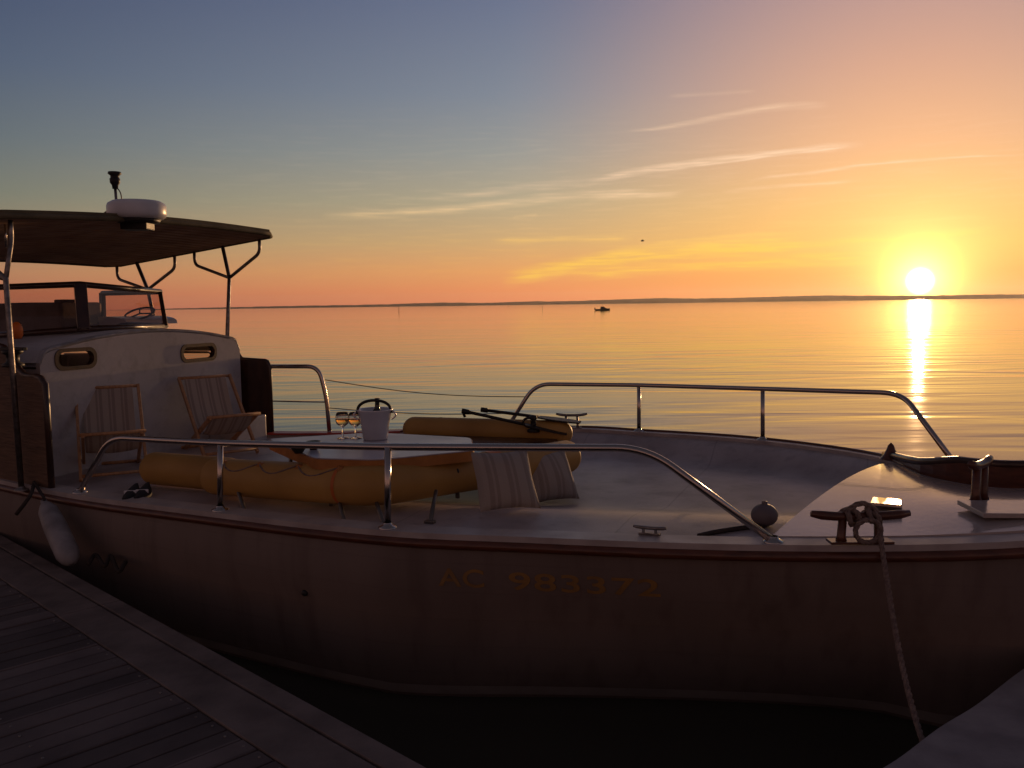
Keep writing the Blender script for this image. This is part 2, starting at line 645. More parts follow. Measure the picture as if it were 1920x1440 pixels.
tc = N.new('ShaderNodeTexCoord')
dirn = vmath('NORMALIZE', tc.outputs['Generated'])
sep = N.new('ShaderNodeSeparateXYZ'); L.new(dirn, sep.inputs[0])
el = nmath('MULTIPLY', nmath('ARCSINE', sep.outputs[2]), 180/math.pi)
azi = nmath('MULTIPLY', nmath('ARCTAN2', sep.outputs[0], sep.outputs[1]), 180/math.pi)
t_el = nmath('SQRT', nmath('DIVIDE', nmath('MAXIMUM', el, 0.0), 90.0, clamp=True))
dsun = nmath('ABSOLUTE', nmath('SUBTRACT', azi, math.degrees(SUN_AZ)))


def ramp(stops):
    n = N.new('ShaderNodeValToRGB')
    L.new(t_el, n.inputs[0])
    e = n.color_ramp.elements
    stops = sorted(stops)
    for i, (a, c) in enumerate(stops):
        p = math.sqrt(a / 90)
        q = e[i] if i < 2 else e.new(p)
        q.position = p
        q.color = (*lin(c), 1)
    return n.outputs[0]


R_sun = ramp([(0, (252, 150, 76)), (1.6, (254, 170, 82)), (3.2, (254, 194, 100)), (5.8, (250, 194, 118)), (9, (242, 184, 134)),
              (13.5, (224, 170, 140)), (19.5, (194, 154, 148)), (40, (84, 78, 88)), (90, (55, 52, 59))])
R_mid = ramp([(0, (230, 124, 88)), (.9, (238, 142, 88)), (2.2, (232, 162, 100)), (4, (210, 170, 118)), (6.5, (180, 167, 138)),
              (9.5, (150, 153, 149)), (13, (126, 136, 150)), (19.5, (99, 110, 138)), (40, (62, 62, 74)), (90, (55, 52, 59))])
R_left = ramp([(0, (174, 102, 84)), (.9, (186, 114, 86)), (2.2, (182, 130, 94)), (4, (156, 136, 106)), (6.5, (124, 126, 112)),
               (9.5, (103, 113, 118)), (13.5, (84, 97, 118)), (19.5, (65, 77, 107)), (40, (58, 56, 68)), (90, (55, 52, 59))])
R_back = ramp([(0, (166, 123, 108)), (4, (160, 120, 108)), (10, (142, 110, 104)), (20, (98, 84, 90)), (40, (66, 61, 70)), (90, (55, 52, 59))])
gp = nmath('SQRT', nmath('ADD', nmath('MULTIPLY', dsun, dsun), nmath('MULTIPLY', nmath('MULTIPLY', el, el), .25)))
a1 = sstep(gp, 0, 27)
a2 = nmath('DIVIDE', nmath('SUBTRACT', dsun, 24.0), 30.0, clamp=True)
a3 = sstep(dsun, 55, 120)
base = mixc(a3, mixc(a2, mixc(a1, R_sun, R_mid), R_left), R_back)

# thin high cloud and old vapour trails, placed by bearing and elevation on the sky
nz = N.new('ShaderNodeTexNoise')
nz.inputs['Scale'].default_value = .55
nz.inputs['Detail'].default_value = 4
comb = N.new('ShaderNodeCombineXYZ')
L.new(azi, comb.inputs[0]); L.new(el, comb.inputs[1])
P = comb.outputs[0]
Pn = vmath('MULTIPLY', P, (.22, 1.6, 1))
L.new(Pn, nz.inputs['Vector'])
wob = vmath('MULTIPLY', vmath('SUBTRACT', nz.outputs['Color'], (.5, .5, .5)), (0, .55, 0))
Pw = vmath('ADD', P, wob)
n2 = N.new('ShaderNodeTexNoise')
n2.inputs['Scale'].default_value = 1.0
n2.inputs['Detail'].default_value = 5
L.new(vmath('MULTIPLY', P, (.35, 4.5, 1)), n2.inputs['Vector'])
fib = sstep(n2.outputs['Fac'], .25, .72, .25, 1.15)


def sky_ae(px, py):
    d = ray(px, py).normalized()
    return math.degrees(math.atan2(d.x, d.y)), math.degrees(math.asin(d.z))


STREAKS = [
    ([(1175, 246), (1250, 238), (1350, 219), (1555, 199)], .10, .22, .42),
    ([(1095, 345), (1250, 313), (1400, 292), (1625, 272)], .20, .22, .75),
    ([(1230, 322), (1420, 296), (1600, 275)], .09, .07, .65),
    ([(600, 400), (740, 402), (950, 378), (1050, 374), (1270, 368)], .26, .30, .42),
    ([(1105, 376), (1280, 364)], .16, .2, .35),
    ([(780, 374), (1000, 352), (1130, 338)], .2, .3, .22),
    ([(1350, 362), (1480, 348), (1600, 338)], .14, .14, .38),
    ([(1395, 340), (1500, 325), (1660, 304), (1910, 292)], .12, .07, .55),
    ([(920, 452), (1190, 448)], .16, .16, .45),
    ([(960, 408), (1010, 402)], .10, .10, .25),
    ([(940, 528), (1150, 484), (1510, 452)], .50, .55, .95),
    ([(1060, 520), (1300, 498), (1640, 486)], .34, .4, .70),
    ([(1300, 476), (1600, 452), (1880, 428)], .26, .2, .65),
    ([(1250, 180), (1420, 172)], .14, .14, .12),
    ([(1420, 420), (1860, 408)], .2, .2, .22),
]
import numpy as np
sepw = N.new('ShaderNodeSeparateXYZ'); L.new(Pw, sepw.inputs[0])
azw, elw = sepw.outputs[0], sepw.outputs[1]
tot = None
for pts, w0, w1, amp in STREAKS:
    q = [sky_ae(*p) for p in pts]
    a0, a1x = q[0][0], q[-1][0]
    k = (a1x - a0)
    deg = min(3, len(q) - 1)
    co = np.polyfit([(x - a0) / k for x, y in q], [y for x, y in q], deg)
    s = nmath('MULTIPLY_ADD', azw, 1 / k, -a0 / k, clamp=True)
    e = float(co[0])
    for c_ in co[1:]:
        e = nmath('MULTIPLY_ADD', s, e, float(c_))
    wd = nmath('MULTIPLY_ADD', s, (w1 - w0) * 1.4, w0 * 1.4)
    m_ = nmath('SUBTRACT', 1.0, nmath('DIVIDE', nmath('ABSOLUTE', nmath('SUBTRACT', elw, e)), wd), clamp=True)
    tp = nmath('MULTIPLY', nmath('MULTIPLY', s, nmath('SUBTRACT', 1.0, s)), 9.0 * amp)
    tp = nmath('MINIMUM', tp, amp)
    m_ = nmath('MULTIPLY', m_, tp)
    tot = m_ if tot is None else nmath('ADD', tot, m_)
tot = nmath('MULTIPLY', tot, fib)
# faint general veil of cirrus low down
ci = nmath('MULTIPLY', sstep(n2.outputs['Fac'], .45, .8), nmath('MULTIPLY', sstep(el, .5, 3), sstep(el, 14, 5)))
tot = nmath('ADD', tot, nmath('MULTIPLY', ci, nmath('MULTIPLY', sstep(dsun, 60, 10), .16)))
cloudcol = mixc(sstep(el, 2.5, 8), lin((255, 205, 84)), lin((250, 214, 178)))
base = mixc(nmath('MINIMUM', tot, .85), base, cloudcol)

# the sun and its aureole
dot = vmath('DOT_PRODUCT', dirn, SUN, out=1)
gam = nmath('MULTIPLY', nmath('ARCCOSINE', nmath('MINIMUM', dot, 1.0)), 180/math.pi)


def gl(sig, pw):
    return nmath('EXPONENT', nmath('MULTIPLY', nmath('POWER', nmath('DIVIDE', gam, sig), pw), -1.0))


def addc(a, colr, k):
    s = vmath('SCALE', colr, scale=k)
    return vmath('ADD', a, s)


base = addc(base, (.55, .17, .02), nmath('MULTIPLY', gl(8.0, 1.0), .25))
base = addc(base, (1.7, 1.28, .30), gl(2.0, 1.4))
base = addc(base, (.26, .165, .09), gl(6.5, 1.6))
base = addc(base, (1.6, 1.3, .35), gl(1.35, 2.2))
base = addc(base, (22, 17, 9), gl(.58, 4.0))
sky = N.new('ShaderNodeTexSky')
sky.sky_type = 'NISHITA'
sky.sun_disc = False
sky.sun_elevation = SUN_EL
sky.sun_rotation = SUN_AZ
sky.air_density = 1.5
sky.dust_density = 3
bgn = N.new('ShaderNodeBackground'); L.new(sky.outputs[0], bgn.inputs[0]); bgn.inputs[1].default_value = .006
bg = N.new('ShaderNodeBackground'); L.new(base, bg.inputs[0]); bg.inputs[1].default_value = 1.0
ad = N.new('ShaderNodeAddShader'); L.new(bg.outputs[0], ad.inputs[0]); L.new(bgn.outputs[0], ad.inputs[1])
wo = N.new('ShaderNodeOutputWorld'); L.new(ad.outputs[0], wo.inputs[0])
w.cycles.sampling_method = 'MANUAL'
w.cycles.sample_map_resolution = 2048

sl = bpy.data.lights.new('sun', 'SUN')
sl.energy = 2.0
sl.angle = R(.5)
sl.color = (1, .56, .26)
so = bpy.data.objects.new('sun', sl)
col.objects.link(so)
so.rotation_euler = SUN.to_track_quat('Z', 'Y').to_euler()
so.location = (8, 20, 6)

# ------------------------------------------------------------------ water
wm = bpy.data.materials.new('evening_water')
wm.use_nodes = True
nt = wm.node_tree
N, L = nt.nodes, nt.links
b = N['Principled BSDF']
b.inputs['Base Color'].default_value = (.055, .052, .040, 1)
b.inputs['Roughness'].default_value = .055
b.inputs['IOR'].default_value = 1.333
geo = N.new('ShaderNodeNewGeometry')
pos = geo.outputs['Position']
dist = vmath('LENGTH', pos, out=1)
mp1 = N.new('ShaderNodeMapping'); L.new(pos, mp1.inputs[0])
mp1.inputs['Rotation'].default_value = (0, 0, R(12)); mp1.inputs['Scale'].default_value = (.30, 1.5, 1)
na = N.new('ShaderNodeTexNoise'); na.inputs['Scale'].default_value = 1.5; na.inputs['Detail'].default_value = 3; na.inputs['Distortion'].default_value = .5
L.new(mp1.outputs[0], na.inputs['Vector'])
mp2 = N.new('ShaderNodeMapping'); L.new(pos, mp2.inputs[0])
mp2.inputs['Rotation'].default_value = (0, 0, R(-14)); mp2.inputs['Scale'].default_value = (.11, .40, 1)
nb = N.new('ShaderNodeTexNoise'); nb.inputs['Scale'].default_value = 1.4; nb.inputs['Detail'].default_value = 2; nb.inputs['Distortion'].default_value = .8
L.new(mp2.outputs[0], nb.inputs['Vector'])
mp3 = N.new('ShaderNodeMapping'); L.new(pos, mp3.inputs[0])
mp3.inputs['Scale'].default_value = (.010, .05, 1)
ncal = N.new('ShaderNodeTexNoise'); ncal.inputs['Scale'].default_value = 1.0; ncal.inputs['Detail'].default_value = 3
L.new(mp3.outputs[0], ncal.inputs['Vector'])
calm = sstep(ncal.outputs['Fac'], .35, .65, .35, 1.0)
h = nmath('ADD', nmath('MULTIPLY', na.outputs['Fac'], .008), nmath('MULTIPLY', nb.outputs['Fac'], .058))
fade = sstep(dist, 20, 900, 1.0, .25)
h = nmath('MULTIPLY', h, 1.0)
bp = N.new('ShaderNodeBump'); bp.inputs['Distance'].default_value = 1.0
L.new(nmath('MULTIPLY', calm, fade), bp.inputs['Strength'])
L.new(h, bp.inputs['Height'])
L.new(bp.outputs[0], b.inputs['Normal'])
mb = MB()
mb.add([(-5990, -2490, 0), (5990, -2490, 0), (5990, 5490, 0), (-5990, 5490, 0)], [[0, 1, 2, 3]])
tag(mb.build('water', wm), 'calm bay water reflecting the sunset out to the horizon', kind='structure')
bpy.data.objects['water'].pop('_o', None)

# ------------------------------------------------------------------ far shore
PROF = [(200, 0), (330, 2.0), (540, 4.0), (700, 4.5), (840, 6.5), (905, 5), (1000, 6.5), (1060, 6.0), (1180, 8.5), (1240, 9.5), (1300, 8), (1400, 8.5),
        (1540, 10.5), (1620, 9), (1740, 7.5), (1850, 8), (1920, 7.5), (2100, 9), (2500, 4)]
D = 4200.0
rows = [[], [], [], [], []]
for i in range(460):
    px = 200 + i * 5
    hpx = interp(PROF, px) * .95
    x = (px - 960) / FPX * D
    hh = hpx * D / FPX + (mnoise.noise(Vector((px * .05, 0, 0))) + mnoise.noise(Vector((px * .17, 3, 0))) * .6) * 1.6
    hh = max(hh, .4)
    for k, (dy, fz) in enumerate(((-160, -.02), (-120, .35), (0, 1.0), (160, .55), (330, -.02))):
        rows[k].append(Vector((x, D + dy + mnoise.noise(Vector((px*.02, 7, k)))*40, hh * fz)))
mb = MB(); mb.grid(rows)
tag(mb.build('hills', M['hill']), 'long low wooded shore along the horizon', kind='structure')
bpy.data.objects['hills'].pop('_o', None)

# evening haze over the bay
hz = bpy.data.materials.new('evening_haze'); hz.use_nodes = True
nt = hz.node_tree; nt.nodes.clear()
pv = nt.nodes.new('ShaderNodeVolumePrincipled'); pv.inputs['Color'].default_value = (.95, .9, .86, 1)
pv.inputs['Density'].default_value = .6e-4
pv.inputs['Anisotropy'].default_value = .6
oo = nt.nodes.new('ShaderNodeOutputMaterial'); nt.links.new(pv.outputs[0], oo.inputs['Volume'])
mb = MB(); mb.box((0, 1500, 33), Vector((6000, 0, 0)), Vector((0, 4000, 0)), Vector((0, 0, 37)))
tag(mb.build('haze', hz), 'thin warm evening haze hanging over the bay', kind='stuff')
bpy.data.objects['haze'].pop('_o', None)

# channel posts
POSTS = [(748, 595, 575, 'channel post left of the others, the darkest and tallest against the water', .055),
         (953, 584, 569, 'short channel post between two taller ones, right under a low rise of the shore', .05),
         (1017, 591, 574, 'thin pale channel post nearest to the small motorboat on its left side', .035),
         (410, 592, 574, 'faint thin channel post just left of the slender canopy support', .035),
         (1373, 575, 562, 'distant channel post to the right of the small motorboat', .05)]
for px, yb, yt, lab, r in POSTS:
    p = az(px, yb - 9, E)
    p.z = 0
    q = ay(px, yt, p.y)
    mb = MB()
    mb.tube([(p.x, p.y, -.6), (p.x, p.y, q.z * .5), (q.x, p.y, q.z)], [r * 1.5, r * 1.3, r], 8)
    mb.lathe((q.x, p.y, q.z - .02), [(r, 0), (r * 1.6, .02), (r * 1.6, .12), (.01, .16)], 8)
    o = mb.build('channel_post', M['post'], base=p)
    tag(o, lab, 'post', 'channel posts standing in the bay')

# far motorboat
c = az(1130, 582, E); c.z = 0
rt = thing('motorboat', c, 'small dark motorboat with a low cabin drifting far out below the shore', 'boat')
Lb = 4.4
mb = MB()
secs = []
for i in range(13):
    t = i / 12
    x = (t - .5) * Lb
    bw = .85 * (1 - max(0, (t - .45) / .55) ** 2.2) + .02
    zt = .42 + .22 * t * t
    secs.append([c + Vector((x, -bw, zt)), c + Vector((x, -bw * .92, .2)), c + Vector((x, -bw * .7, -.08)), c + Vector((x, bw * .7, -.08)),
                 c + Vector((x, bw * .92, .2)), c + Vector((x, bw, zt))])
mb.grid(secs)
mb.add([s[0] for s in secs] + [s[5] for s in secs], [[i, i+1, 14+i, 13+i] for i in range(12)])
mb.add(secs[0], [[0, 1, 2, 3, 4, 5]])
mb.build('hull', M['farhull'], rt)
mb = MB()
mb.prism([c + Vector((x, -.55, z)) for x, z in ((-.7, .4), (-.6, 1.15), (.35, 1.15), (.75, .78), (1.1, .72), (1.3, .5))], Vector((0, 1.1, 0)))
mb.build('cabin', M['farhull'], rt)
mb = MB()
mb.tube([c + Vector((-.2, 0, 1.1)), c + Vector((-.2, 0, 1.7))], .03, 6)
mb.build('mast', M['post'], rt)
mb = MB()
mb.box(c + Vector((-2.35, 0, .5)), Vector((.16, 0, 0)), Vector((0, .16, 0)), Vector((0, 0, .35)), .05)
mb.build('outboard_motor', M['black'], rt)

# bird
c = ay(1205, 452, 90)
mb = MB()
mb.capsule([c + Vector((-.13, 0, 0)), c + Vector((0, 0, .01)), c + Vector((.12, 0, .02))], .045, 8)
for s in (-1, 1):
    mb.add([c + Vector((-.06, 0, .03)), c + Vector((.07, 0, .03)), c + Vector((.02, s*.25, .13)), c + Vector((-.08, s*.25, .13)), c + Vector((-.12, s*.46, .05)),
            c + Vector((-.06, 0, .015)), c + Vector((.07, 0, .015)), c + Vector((.02, s*.25, .115)), c + Vector((-.08, s*.25, .115))],
           [[0, 1, 2, 3], [3, 2, 4], [5, 6, 7, 8], [8, 7, 4], [1, 2, 7, 6], [0, 3, 8, 5]])
tag(mb.build('bird', M['bird'], base=c), 'tiny dark bird in the sky left of the sun', 'bird')

# ------------------------------------------------------------------ boat
boat = thing('passenger_launch', W(-3, 6, 0), 'broad dark hulled launch with open deck, low cabin and slatted canopy, moored beside the dock', 'boat')
US = [-9.2 + i * (11.95 / 95) for i in range(96)]


def side_v(u, z, near=True):
    """half section: where the hull skin is at height z"""
    vs = near_v(u) if near else far_v(u)
    c = (near_v(u) + far_v(u)) / 2
    s = sheer_z(u)
    t = max(0, min(1, (s - z) / (s + .55)))
    bowf = max(0, min(1, (u + 2.4) / 4.2))
    half = abs(c - vs)
    ins = half * (.05 * t ** 2.2 + .6 * t ** 6) + bowf * half * .82 * t * (1 - .25 * t)
    ins -= .035 * math.sin(min(1, t * 3) * math.pi) * min(1, half)
    return vs + (ins if near else -ins)


def hull_near(u, z, off=0.0):
    return W(u, side_v(u, z) - off, z)


mb = MB()
rows = []
for u in US:
    s = sheer_z(u)
    zs = [s + (-.55 - s) * (k / 16) for k in range(17)]
    row = [W(u, side_v(u, z, True), z) for z in zs] + [W(u, side_v(u, z, False), z) for z in reversed(zs)]
    rows.append(row)
mb.grid(rows)
hull = mb.build('hull', M['hull'], boat)

# registration lettering, laid on the skin
def find_u(px, z):
    lo, hi = -6.0, 1.2
    for _ in range(40):
        m_ = (lo + hi) / 2
        if proj(hull_near(m_, z))[0] < px: lo = m_
        else: hi = m_
    return (lo + hi) / 2


zc = E - 1.425
for word, pa_, pb_ in (('AC', 822, 908), ('983372', 955, 1238)):
    vs, fs = text_mesh(word, .2, 0, .003)
    xmin, xmax = min(v.x for v in vs), max(v.x for v in vs)
    ymin, ymax = min(v.y for v in vs), max(v.y for v in vs)
    ua, ub = find_u(pa_, zc), find_u(pb_, zc)
    mb = MB()
    pts = []
    for v in vs:
        u = ua + (v.x - xmin) / (xmax - xmin) * (ub - ua)
        z = zc + .012 - .008 * (u - ua) - .05 + (v.y - ymin) / (ymax - ymin) * .10
        if word == '983372': z -= .008
        pts.append(hull_near(u, z, .004))
    mb.add(pts, fs)
    tag(mb.build('registration_lettering', M['number'], hull), 'faded amber %s on the dark hull side' % ('letters AC' if word == 'AC' else 'digits 983372'))
# a small hull fitting
mb = MB()
for px, py, r in ((572, 1160, .018),):
    zz = E - 1.60
    u = find_u(px, zz)
    mb.lathe(hull_near(u, zz, -.01), [(.0, .03), (r*.6, .03), (r, .018), (r * 1.2, 0)], 14, ax=-SX)
mb.build('drain_fitting', M['black'], hull)
# boot stripe
mb = MB()
rows = []
for u in US[20:]:
    rows.append([hull_near(u, .025 + .02 * k, .006) for k in (0, 1, 2, 3)])
mb.grid(rows)
mb.build('boot_stripe', M['stripe'], hull)

def sms(x, a, b_):
    t = max(0, min(1, (x - a) / (b_ - a)))
    return t * t * (3 - 2 * t)


def deck_top(u, v):
    a, c_ = near_v(u), far_v(u)
    k = max(0, min(1, (v - a) / max(1e-6, c_ - a)))
    return sheer_z(u) - .015 + .03 * math.sin(math.pi * k)


def deck_z(u, v):
    """deck height: a shallow well with a raised inner face along the far side"""
    a, c_ = near_v(u), far_v(u)
    k = max(0, min(1, (v - a) / max(1e-6, c_ - a)))
    well = sms(u, -5.4, -3.2) * (1 - sms(u, .75, 1.3))
    dip = .17 * well * sms(c_ - v, .10, .62) * sms(v - a, .5, 1.6)
    return sheer_z(u) - .015 + .03 * math.sin(math.pi * k) - dip


# deck sheet
mb = MB()
rows = []
for u in US:
    s = sheer_z(u)
    a, c_ = near_v(u) + .01, far_v(u) - .01
    rows.append([W(u, a + (c_ - a) * k / 48, deck_z(u, a + (c_ - a) * k / 48)) for k in range(49)])
mb.grid(rows)
deck = mb.build('deck', M['deck'], boat)
# covering board + rubbing strake
for near in (True, False):
    mb = MB()
    rows = []
    for u in US:
        v = near_v(u) if near else far_v(u)
        s = 1 if near else -1
        z = sheer_z(u)
        half = min(.13, abs(far_v(u) - near_v(u)) * .4)
        rows.append([W(u, v - s*.012, z - .02), W(u, v - s*.012, z + .012), W(u, v + s*half, z + .014), W(u, v + s*half, z - .02)])
    mb.grid(rows, smooth=False)
    mb.build('covering_board', M['deck_edge'], boat)
    mb = MB()
    mb.tube([W(u, (near_v(u) if near else far_v(u)) - (1 if near else -1) * .012, sheer_z(u) - .045) for u in US], .026, 10)
    mb.build('rubbing_strake', M['rub'], boat)
    if not near:
        mb = MB()
        mb.tube([W(u, far_v(u) - .02, sheer_z(u) + .018) for u in US[24:]], .012, 8)
        mb.build('toe_rail', M['rub'], boat)

def ondeck(px, py, lift=0.0, top_=False):
    """deck point seen at that pixel"""
    dr = 1.2
    for _ in range(8):
        p = az(px, py, dr)
        u, v = uv(p)
        dr = E - (deck_top(u, v) + .035 if top_ else deck_z(u, v))
    p = az(px, py, dr)
    p.z += lift
    return p


# raised foredeck
pa, pb = az(1445, 1012, 1.17), az(1690, 899, 1.13)
ua_, va_ = uv(pa); ub_, vb_ = uv(pb)
mb = MB()
rows = []
nn = 30
for i in range(nn + 1):
    t = i / nn
    row = []
    for k in range(11):
        s = k / 10
        us = ua_ + (ub_ - ua_) * s
        u = us + (2.55 - us) * t
        a, c_ = near_v(u) + .13, far_v(u) - .13
        if c_ < a: a = c_ = (a + c_) / 2
        v = a + (c_ - a) * s
        row.append(W(u, v, deck_top(u, v) + .03 + .015 * math.sin(math.pi * s)))
    rows.append(row)
low = [p - Vector((0, 0, .06)) for p in rows[0]]
per = rows[0] + [r_[-1] for r_ in rows[1:]] + [r_[0] for r_ in rows[::-1][:-1]]
mb.grid([[p - Vector((0, 0, .26 if i < 11 else .06)) for i, p in enumerate(per)], per], closed=True, smooth=False)
mb.grid(rows)
mb.build('foredeck', M['foredeck'], boat)

# bow bulwark on the far side
mb = MB()
rows = []
for i in range(40):
    u = .12 + i * (2.6 / 39)
    hgt = .125 * min(1, (i + .3) / 6)
    v = far_v(u) - .03
    z = sheer_z(u) + .012
    rows.append([W(u, v + .02, z), W(u, v + .03, z + hgt), W(u, v - .03, z + hgt), W(u, v - .02, z)])
mb.grid(rows, closed=True, smooth=False)
mb.build('bow_bulwark', M['rub'], boat)
mb = MB()
mb.tube([ (r_[1] + r_[2]) / 2 + Vector((0, 0, .012)) for r_ in rows], .026, 8)
mb.build('bulwark_cap', M['darkwood'], boat)


def flange(mb, p, r=.045):
    mb.lathe(p, [(r, 0), (r, .008), (r * .55, .016), (r * .45, .03)], 18)


# ---------------- guard rails
def rail(pts, posts, r=.0195, feet=True, fil=.16):
    mb = MB()
    mb.tube(fillet(pts, fil, 8), r, 12)
    o = mb.build('guard_rail', M['steel'], boat)
    for a, b_ in posts:
        mb = MB()
        mb.tube([a, b_], r * .92, 12)
        mb.build('rail_post', M['steel'], o)
    for p in ([pts[0], pts[-1]] if feet else []) + [a for a, b_ in posts]:
        mb = MB(); flange(mb, p + Vector((0, 0, -.004)), .05)
        mb.build('rail_foot', M['steel'], o)
    return o


def gun(px, py, dr=None, inn=.05, near=True):
    """foot of a post on the covering board, near the given pixel column"""
    lo, hi = (-6.0, 1.6) if near else (-6, 1.6)
    fn = (lambda u: W(u, near_v(u) + inn, sheer_z(u) + .014)) if near else (lambda u: W(u, far_v(u) - inn, sheer_z(u) + .014))
    for _ in range(40):
        m_ = (lo + hi) / 2
        if proj(fn(m_))[0] < px: lo = m_
        else: hi = m_
    return fn((lo + hi) / 2)


b1, b2, b3, b4 = gun(150, 0), gun(413, 0), gun(727, 0), gun(1450, 0)
def above(px, py, base, k=0.0):
    """top point straight above its foot (k leans it along the boat)"""
    return ay(px, py, base.y + k)
near_rail = rail([b1, ay(205, 820, b1.y - .28), above(413, 831, b2), above(727, 838, b3), ay(1213, 840, 4.44), b4],
     [(b2, above(413, 831, b2)), (b3, above(727, 838, b3))])
g1, g2, g3 = gun(950, 0, near=False), gun(1198, 0, near=False), gun(1430, 0, near=False)
g4 = ay(1785, 862, 5.95)
far_rail = rail([g1, ay(1003, 720, g1.y), above(1198, 722, g2), above(1430, 729, g3), ay(1692, 737, 6.6), g4],
     [(g2, above(1198, 722, g2)), (g3, above(1430, 729, g3))])
a1_ = gun(618, 0, near=False)
t1_ = ay(597, 687, a1_.y)
t0_ = ay(500, 687, a1_.y + .12)
mb = MB()
mb.tube(fillet([t0_, t1_, ay(612, 745, a1_.y), a1_], .12, 8), .021, 12)
aft_rail = mb.build('guard_rail', M['steel'], boat)
mb = MB(); mb.tube([ay(508, 752, a1_.y + .1), ay(615, 754, a1_.y)], .007, 8); mb.build('lower_bar', M['steel'], aft_rail)
mb = MB(); flange(mb, a1_); mb.build('rail_foot', M['steel'], aft_rail)
mb = MB()
pA, pB = ay(609, 712, a1_.y), ay(985, 744, g1.y)
mb.tube([pA.lerp(pB, t) - Vector((0, 0, .05 * math.sin(math.pi*t))) for t in [i/14 for i in range(15)]], .0042, 6)
mb.build('lifeline', M['wire'], boat)
mb = MB()
pA, pB = ay(617, 765, a1_.y), ay(960, 775, g1.y)
mb.tube([pA.lerp(pB, t) - Vector((0, 0, .03 * math.sin(math.pi*t))) for t in [i/14 for i in range(15)]], .0042, 6)
mb.build('lifeline', M['wire'], boat)

# ---------------- cabin
Q = az(456, 816, 1.262)                       # far front corner on the deck
uQ, vQ = uv(Q)
CW = vQ - near_v(uQ) - .25                                     # width across
zd = Q.z - .05
top = lambda w_: E - .30 + .13 * (1 - ((w_ - CW/2) / (CW/2)) ** 2)
prof = [(0, 0), (CW, 0)]
for i in range(49):
    w_ = CW - CW * i / 48
    z = top(w_) - zd
    e = min(w_, CW - w_)
    if e < .09:
        z -= .09 - math.sqrt(max(0, .09**2 - (.09 - e)**2))
    prof.append((w_, z))
cab_o = Vector((Q.x, Q.y, zd))
exn = -SX                                     # runs from the far side towards the near side
up = Vector((0, 0, 1))


def on_face(px, py):
    """pixel -> (w, h) on the cabin front plane"""
    d = ray(px, py)
    t = (Q - EYE).dot(AX) / d.dot(AX)
    p = EYE + d * t - cab_o
    return p.dot(exn), p.z


cabin = None
holes = []
pl = []
for (x0, y0, x1, y1) in ((107, 658, 176, 687), (342, 649, 402, 673)):
    wa, ha = on_face(x0, (y0 + y1) / 2)
    wb, hb = on_face(x1, (y0 + y1) / 2)
    wc, hc = on_face((x0 + x1) / 2, y0)
    _, hd = on_face((x0 + x1) / 2, y1)
    cx, cy, ww, hh = (wa + wb) / 2, (hc + hd) / 2, abs(wa - wb), abs(hc - hd)
    pl.append((cx, cy, ww, hh))
    holes.append(rrect(cx, cy, ww, hh, hh * .48))
mb = MB()
plate(mb, prof, holes, .04, cab_o - AX * .02, exn, up)
# far side wall with a window, near side wall, back wall
CL = 2.3
hs = top(0) - .14 - zd
plate(mb, [(0, 0), (CL, 0), (CL, hs - .02), (0, hs)], [rrect(.62, E - .52 - zd, .62, .19, .07)], .03, cab_o + exn * .02 - AX * .02, -AX, up)
plate(mb, [(0, 0), (CL, 0), (CL, hs - .02), (0, hs)], [], .03, cab_o + exn * (CW - .02) - AX * .02, -AX, up)
plate(mb, [(.05, 0), (CW - .05, 0), (CW - .05, hs - .03), (.05, hs - .03)], [], .03, cab_o - AX * (CL - .03), exn, up)
cabin = mb.build('cabin', M['cabin'], boat)

mb = MB()
rows = []
for (w_, z) in prof[2:]:
    o_ = cab_o + exn * w_ + up * z
    rows.append([o_ + AX * .0, o_ - AX * CL + up * -.02, o_ - AX * CL + up * -.045, o_ + AX * .0 + up * -.03])
mb.grid(rows, closed=True)
mb.build('cabin_roof', M['cabin'], cabin)
for (cx, cy, ww, hh) in pl:
    mb = MB()
    plate(mb, rrect(cx, cy, ww + .05, hh + .05, hh * .6), [rrect(cx, cy, ww - .01, hh - .01, hh * .46)], .05, cab_o - AX * .015, exn, up)
    ph = mb.build('porthole', M['darkwood'], cabin)
    mb = MB()
    plate(mb, rrect(cx, cy, ww - .012, hh - .012, hh * .46), [], .006, cab_o - AX * .02, exn, up)
    mb.build('porthole_pane', M['port'], ph)
# dark lining box behind the left porthole
mb = MB()
mb.box(cab_o + exn * (CW * .72) - AX * 1.3 + up * .5, SX * .66, AX * .03, up * .48)
mb.build('inner_bulkhead', M['inside'], cabin)
# bench moulding along the foot of the cabin wall
mb = MB()
mb.box(cab_o + exn * .27 + AX * .16 + up * .14, SX * .22, AX * .17, up * .14, .02)
mb.build('cabin_bench', M['cabin'], cabin)

# wing panels on each side forward of the cabin
def wing(u_a, u_b, near, zt_a, zt_b, step):
    mb = MB()
    n = 22
    rows = []
    for i in range(n + 1):
        t = i / n
        u = u_a + (u_b - u_a) * t
        v = (near_v(u) + .04) if near else (far_v(u) - .06)
        k = max(0, min(1, (t - step) / .28))
        k = k * k * (3 - 2 * k)
        zt = zt_a + (zt_b - zt_a) * k - .03 * t
        if t > .93: zt -= .05 * ((t - .93) / .07) ** 2
        zb = sheer_z(u) + .01
        th = .022
        rows.append([W(u, v - th, zb), W(u, v - th, zt), W(u, v + th, zt), W(u, v + th, zb)])
    mb.grid(rows, closed=True, smooth=False)
    for r_ in (rows[0], rows[-1]):
        mb.add(r_, [[0, 1, 2, 3]])
    o = mb.build('side_panel', M['teak'] if near else M['darkwood'], boat)
    mb = MB()
    mb.tube([(r_[1] + r_[2]) / 2 for r_ in rows] + [(rows[-1][0] + rows[-1][3]) / 2], .024, 8)
    mb.build('panel_edge', M['darkwood'], o)
    return o


